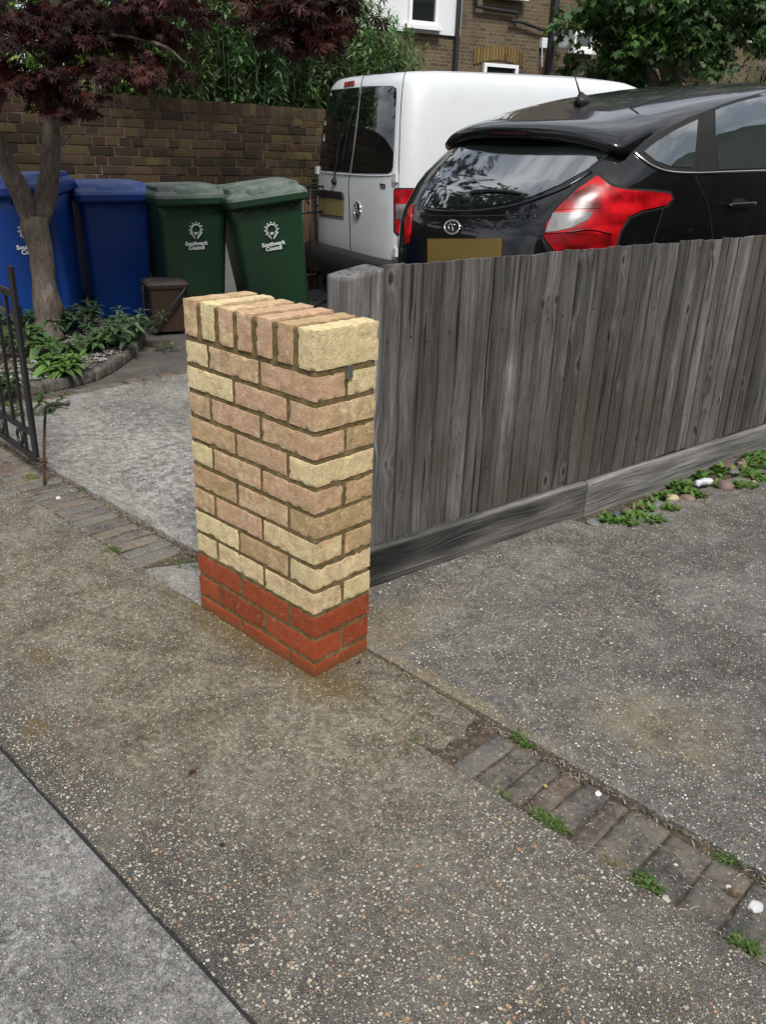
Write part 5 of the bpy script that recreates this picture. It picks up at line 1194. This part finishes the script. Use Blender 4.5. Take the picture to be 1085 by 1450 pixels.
for px_, py_, r, n, L, sx, az, lab in [(585, 1046, .014, 40, .016, 1.4, 0, 'tiny green weed in the mortar stain just right of the pillar'), (742, 1046, .020, 130, .034, 1.5, -20, 'grass tuft in the joint above the dark edging bricks, nearest the pillar'), (778, 1162, .017, 150, .028, 3.0, 0, 'longest strip of green weeds along the pavement edge of the brick edging'), (715, 1125, .010, 50, .018, 3, 0, 'thin sparse green line of weeds left of the longest strip'),
    (915, 1250, .015, 95, .038, 1.8, 0, 'bright green weed clump below the dark slate edging bricks'), (872, 1222, .008, 40, .018, 3, 0, 'small yellowish weed line left of the bright clump'), (1030, 1215, .016, 34, .036, 1.2, 0, 'leafy weed growing on the driveway side of the edging'), (1057, 1338, .012, 55, .032, 2.4, 0, 'grass blades at the pavement edge near the right border'),
    (160, 778, .022, 110, .022, 1.6, 0, 'mossy tuft among the worn bricks left of the pillar'), (168, 692, .014, 60, .028, 1.4, 0, 'small green weed against the yard concrete left of the pillar'), (118, 690, .02, 40, .022, 1.3, 0, 'faint weed tuft to the right of the gate bolt'), (44, 675, .03, 90, .030, 1.3, 0, 'dry straw coloured tuft at the foot of the gate'), (262, 800, .03, 90, .022, 2.2, 0, 'mossy weeds beside the far bottom corner of the pillar'), (235, 838, .014, 30, .018, 2, 0, 'tiny weed at the slab edge near the pillar')]:
    g = gnd(px_, py_); tuft(g.x, g.y, r * .95, int(n * 2.1), L * .74, G if 'straw' not in lab and 'yellow' not in lab else (.2, .19, .07), lab, -.006, .16, sx=sx, az=az, flat=.6)
def rosette(px_, py_, stems, L, lab, base=(.075, .135, .045), up_=.9, z=.03, D=None, wide=.36):
    g = gnd(px_, py_, z); e = empty('leafy_plant', (g.x, g.y, z), 0, lab, 'plant', 'leafy plants growing in the gravel bed'); pos = []; dr = []; up = []; sc = []; col = []; bm = bmesh.new()
    for s in range(stems):
        a = rng.uniform(0, 6.28); q = rng.uniform(.02, .16); top = np.array([q * math.cos(a) * 1.4, q * math.sin(a) * 1.4, rng.uniform(.08, .22) * up_]); tube(bm, [(0, 0, 0), tuple(top * np.array([.4, .4, .6])), tuple(top)], [.004, .003, .002], 5); tb = np.array(base) * rng.uniform(.6, 1.5)
        for k in range(11):
            a2 = k * 2.4 + rng.uniform(-.3, .3); t = k / 11; pos.append(top * (1 - .55 * t * rng.uniform(.6, 1))); dr.append((math.cos(a2), math.sin(a2), 1.0 - t * 1.1 + rng.uniform(-.15, .15))); up.append((0, 0, 1)); sc.append(L * (.45 + .6 * t) * rng.uniform(.7, 1.2)); col.append(tb * rng.uniform(.8, 1.3))
    from_bm('stems', bm, plain('plant_stem', (.10, .14, .06), .6), e, True); cloud('leaves', leaf_lance(1, wide, .55, 4, .3), pos, dr, up, sc, col, m_leaf, e)
rosette(45, 480, 9, .15, 'broad leaved green plant at the foot of the maple, behind the gate'); rosette(75, 530, 10, .15, 'bright green leafy plant in front of the maple beside the kerb', (.085, .16, .04), .8); rosette(95, 475, 7, .13, 'soft green plant just right of the maple trunk', (.07, .12, .06)); rosette(165, 492, 12, .13, 'spreading grey green plant in front of the plain blue bin', (.075, .125, .06), 1.0); rosette(195, 480, 8, .11, 'upright sprigs of grey green plant by the brown caddy', (.085, .135, .075), 1.1, wide=.24); rosette(20, 560, 5, .11, 'low green weed seen through the gate bars', (.06, .11, .03), .6); rosette(60, 590, 3, .09, 'small seedling beside the drop bolt top', (.07, .12, .03), .5, z=.0); rosette(130, 468, 6, .11, 'pale green plant in front of the gap between the blue bins', (.08, .13, .07), 1.1, wide=.26)
tuft(gnd(235, 490).x, gnd(235, 490).y, .09, 90, .05, (.07, .11, .03), 'scattered low weeds on the dirt left of the pillar top', .0, .2)
# weeds and cobbles along the gravel board
for i, (px_, py_, r, L) in enumerate([(866, 738, .035, .030), (885, 742, .03, .03), (912, 722, .03, .032), (925, 738, .028, .03), (942, 705, .02, .028), (962, 690, .035, .036), (985, 702, .035, .034), (972, 672, .03, .04), (1005, 660, .03, .04), (1040, 650, .022, .055), (1020, 690, .028, .03), (1055, 672, .04, .036), (1075, 660, .05, .038), (1095, 650, .06, .04), (1078, 680, .04, .034)]):
    g = gnd(px_, py_); tuft(g.x, g.y, r * 1.4, 130, L * 1.15, (.10, .20, .04), ['low green weed leaves at the near end of the pebble strip', 'second low weed from the near end of the pebble strip', 'weed leaning on the timber above the brown pebbles', 'weed spilling onto the concrete under the brown pebbles', 'weed between the ringed pebble and the gravel board', 'weeds behind the crumpled white plastic', 'weeds in front of the crumpled white plastic', 'dark leafy weed touching the gravel board above the white plastic', 'weed beside the round brown cobble, timber side', 'tallest leafy weed against the gravel board', 'weed below the round brown cobble', 'wide weed patch right of the round brown cobble', 'large leafy patch near the right border', 'weeds at the right border by the gravel board', 'weeds at the right border on the concrete edge'][i], .0, .5, flat=.7, lan=.4)
for i, (px_, py_, r, L) in enumerate([(900, 733, .03, .03), (948, 722, .028, .028), (990, 676, .03, .04), (1015, 668, .025, .045), (1040, 690, .03, .034), (1062, 690, .03, .03), (925, 712, .02, .03), (1068, 648, .05, .045)]):
    g = gnd(px_, py_); tuft(g.x, g.y, r * 1.3, 110, L * 1.1, (.11, .21, .045), ['weed between the first two weed patches of the strip', 'weed below the cream ringed pebble', 'weed hard against the timber left of the round cobble', 'weed over the flat dark pebbles by the timber', 'weed just right of and below the round brown cobble', 'low weed on the concrete edge near the pale green pebble', 'small weed above the brown pebble pair', 'tall weed at the timber near the right border'][i], .0, .5, flat=.8, lan=.4)
rosette(120, 500, 8, .12, 'leafy plant filling the middle of the gravel bed', (.075, .135, .05), .8); rosette(35, 505, 8, .14, 'leafy plant at the left of the bed behind the gate upright', (.07, .125, .045), .9)
def cobble(px_, py_, s, c, lab, ring=None, z=.0, name='pebble', cat='pebble'):
    g = gnd(px_, py_, z + s[2] * .3); V, F = rough_brick((2, 2, 2), .25, .999, .09, 1.1, hash(lab) % 97); V = V / np.maximum(1e-6, np.linalg.norm(V, axis=1))[:, None] * (1 + .07 * np.array([noise.noise(Vector(v) * 1.3 + Vector((len(lab), 0, 0))) for v in V]))[:, None]
    s = tuple(np.array(s) * (1.2 if cat == 'pebble' else 1)); c = tuple(np.array(c) * (1.6 if cat == 'pebble' else 1)); V = V * np.array(s); T = np.tile(np.array([*c, 1.0]), (len(V), 1))
    if cat == 'stone': V = V * (1 + .30 * np.array([noise.noise(Vector(v / s[0]) * 1.6 + Vector((px_, 0, 0))) for v in V]))[:, None]
    if ring: T[:, :3] = np.where((np.abs(V[:, 0] ** 2 + V[:, 1] ** 2 - (s[0] * .45) ** 2) < (s[0] * .28) ** 2)[:, None], np.array(ring), T[:, :3])
    A = Acc(); A.add(V, F, T); o = A.build(name, m_stone, None, True); o.location = (g.x, g.y, z + s[2] * .55 - .006); o.rotation_euler = (R_(rng.uniform(-12, 12)), R_(rng.uniform(-12, 12)), rng.uniform(0, 3)); return tag(o, lab, cat, 'pebbles along the gravel board' if cat == 'pebble' else None)
for a in [(872, 729, (.026, .02, .018), (.05, .055, .07), 'dark blue grey pebble at the near end of the strip'), (890, 726, (.028, .022, .014), (.10, .085, .06), 'olive brown pebble next to the dark blue one'), (903, 717, (.028, .019, .012), (.13, .085, .065), 'flat reddish brown pebble against the timber'), (932, 716, (.028, .02, .016), (.12, .115, .11), 'grey pebble left of the ringed one'), (952, 706, (.026, .022, .016), (.36, .29, .17), 'cream pebble with a pale swirled ring', (.55, .48, .33)), (974, 706, (.034, .024, .016), (.17, .125, .10), 'brown pebble right of the ringed one'),
          (1027, 690, (.036, .03, .026), (.15, .105, .09), 'largest round brown cobble near the white plastic'), (1042, 668, (.032, .022, .014), (.11, .105, .10), 'flat grey pebble behind the round brown cobble'), (1030, 660, (.03, .02, .014), (.10, .06, .05), 'dark reddish pebble against the gravel board'), (1052, 655, (.03, .022, .016), (.17, .125, .10), 'tan pebble under the tallest weed'), (1070, 682, (.018, .013, .01), (.30, .32, .20), 'small pale green pebble near the concrete edge'), (1004, 712, (.02, .014, .01), (.12, .10, .07), 'small flat pebble half hidden in weeds'), (846, 738, (.04, .026, .006), (.13, .125, .115), 'flat grey stone chip where the strip starts'), (921, 731, (.018, .013, .01), (.10, .08, .05), 'small brown pebble under the weed leaves')]: cobble(*a)
# crumpled white plastic
g = gnd(995, 690); V, F = rough_brick((.085, .032, .030), .006, .012, .007, 42, 3); A = Acc(); A.add(V, F, (.62, .66, .70, 1)); o = A.build('plastic_wrapper', plain('white_plastic_film', (.60, .64, .68), .25, var=.15, nsc=80), None, True); o.location = (g.x, g.y, .026); o.rotation_euler = (0, R_(-10), R_(50)); tag(o, 'crumpled white plastic lying among the pebbles', 'litter')
for a in [(1071, 1281, (.017, .0135, .008), (.66, .67, .68), 'largest white stone on the edging at the right border'), (848, 1122, (.0085, .0075, .005), (.72, .70, .66), 'white stone on the edging above the longest weed strip'), (944, 1271, (.011, .007, .004), (.60, .55, .47), 'pale stone beside the bright green weed clump'), (1033, 1253, (.006, .005, .003), (.66, .65, .63), 'tiny white stone on the slate edging brick'), (958, 1222, (.006, .004, .003), (.6, .57, .5), 'tiny pale chip on the slate bricks'), (82, 704, (.012, .010, .007), (.66, .64, .6), 'white stone on the worn bricks beside the gate bolt'), (773, 1110, (.007, .006, .003), (.42, .33, .12), 'yellow stone on the red edging brick'), (800, 1141, (.010, .006, .002), (.45, .40, .28), 'dry pale chip in the edging debris')]:
    cobble(*a, z=0.0, name='stone', cat='stone')
def leaf_litter(px_, py_, L, c, lab, seed=0):
    g = gnd(px_, py_); V0, F0 = leaf_lance(1, .55, -.5, 4, 1.1); V0 = V0 * L; V0[:, 2] += .003 + .15 * L * np.sin(V0[:, 0] / L * 5 + seed); V0[:, 2] -= V0[:, 2].min() - .002
    o = from_np('dead_leaf', V0, F0, m_leaf, None, True, np.tile(np.array([*c, 1.0]), (len(V0), 1))); o.location = (g.x, g.y, .0); o.rotation_euler = (0, 0, seed * 1.7); tag(o, lab, 'leaf')
leaf_litter(268, 1100, .026, (.07, .022, .02), 'curled dark red dead leaf on the open pavement', 1); leaf_litter(1050, 1275, .03, (.14, .08, .045), 'curled brown dead leaf beside the largest white stone', 2); leaf_litter(318, 1197, .02, (.03, .034, .045), 'small dark blue grey scrap on the pavement below the dead leaf', 3); leaf_litter(505, 940, .012, (.03, .02, .012), 'dark scrap beside the pillar corner', 4)

# ================================================================== LIGHT
w = bpy.data.worlds.new('World'); SC.world = w; w.use_nodes = True; nt = w.node_tree; bg = nt.nodes['Background']
sky = nt.nodes.new('ShaderNodeTexSky'); sky.sky_type = 'NISHITA'; sky.sun_disc = False
SUN_AZ, SUN_EL = -32, 50          # direction towards the sun, degrees (az from +x, ccw)
sky.sun_elevation = R_(SUN_EL); sky.sun_rotation = R_(90 - SUN_AZ); sky.dust_density = 4; sky.air_density = 1.0; sky.ozone_density = .6
# broken cloud over the sky
tc = nt.nodes.new('ShaderNodeTexCoord'); mp_ = nt.nodes.new('ShaderNodeMapping'); mp_.inputs[3].default_value = (1, 1, 2.6); nz = nt.nodes.new('ShaderNodeTexNoise'); nz.inputs['Scale'].default_value = 2.2; nz.inputs['Detail'].default_value = 7; nz.inputs['Roughness'].default_value = .6
nt.links.new(tc.outputs['Generated'], mp_.inputs[0]); nt.links.new(mp_.outputs[0], nz.inputs['Vector'])
cr = nt.nodes.new('ShaderNodeValToRGB'); cr.color_ramp.elements[0].position = .40; cr.color_ramp.elements[0].color = (2.6, 3.0, 3.6, 1); cr.color_ramp.elements[1].position = .62; cr.color_ramp.elements[1].color = (8.4, 8.5, 8.6, 1)
mx = nt.nodes.new('ShaderNodeMix'); mx.data_type = 'RGBA'; mx.inputs[0].default_value = .8
nt.links.new(nz.outputs[0], cr.inputs[0]); nt.links.new(sky.outputs[0], mx.inputs[6]); nt.links.new(cr.outputs[0], mx.inputs[7]); nt.links.new(mx.outputs[2], bg.inputs[0]); bg.inputs[1].default_value = .10
sl = bpy.data.lights.new('sun', 'SUN'); sl.energy = 2.2; sl.angle = R_(14); sl.color = (1, .97, .92)
so_ = bpy.data.objects.new('sun', sl); COL.objects.link(so_)
dv = Vector((math.cos(R_(SUN_AZ)) * math.cos(R_(SUN_EL)), math.sin(R_(SUN_AZ)) * math.cos(R_(SUN_EL)), math.sin(R_(SUN_EL)))); so_.rotation_euler = dv.to_track_quat('Z', 'Y').to_euler()
vs = SC.view_settings; vs.view_transform = 'Standard'; vs.look = 'None'; vs.exposure = 0.78; vs.gamma = 1; vs.use_curve_mapping = False
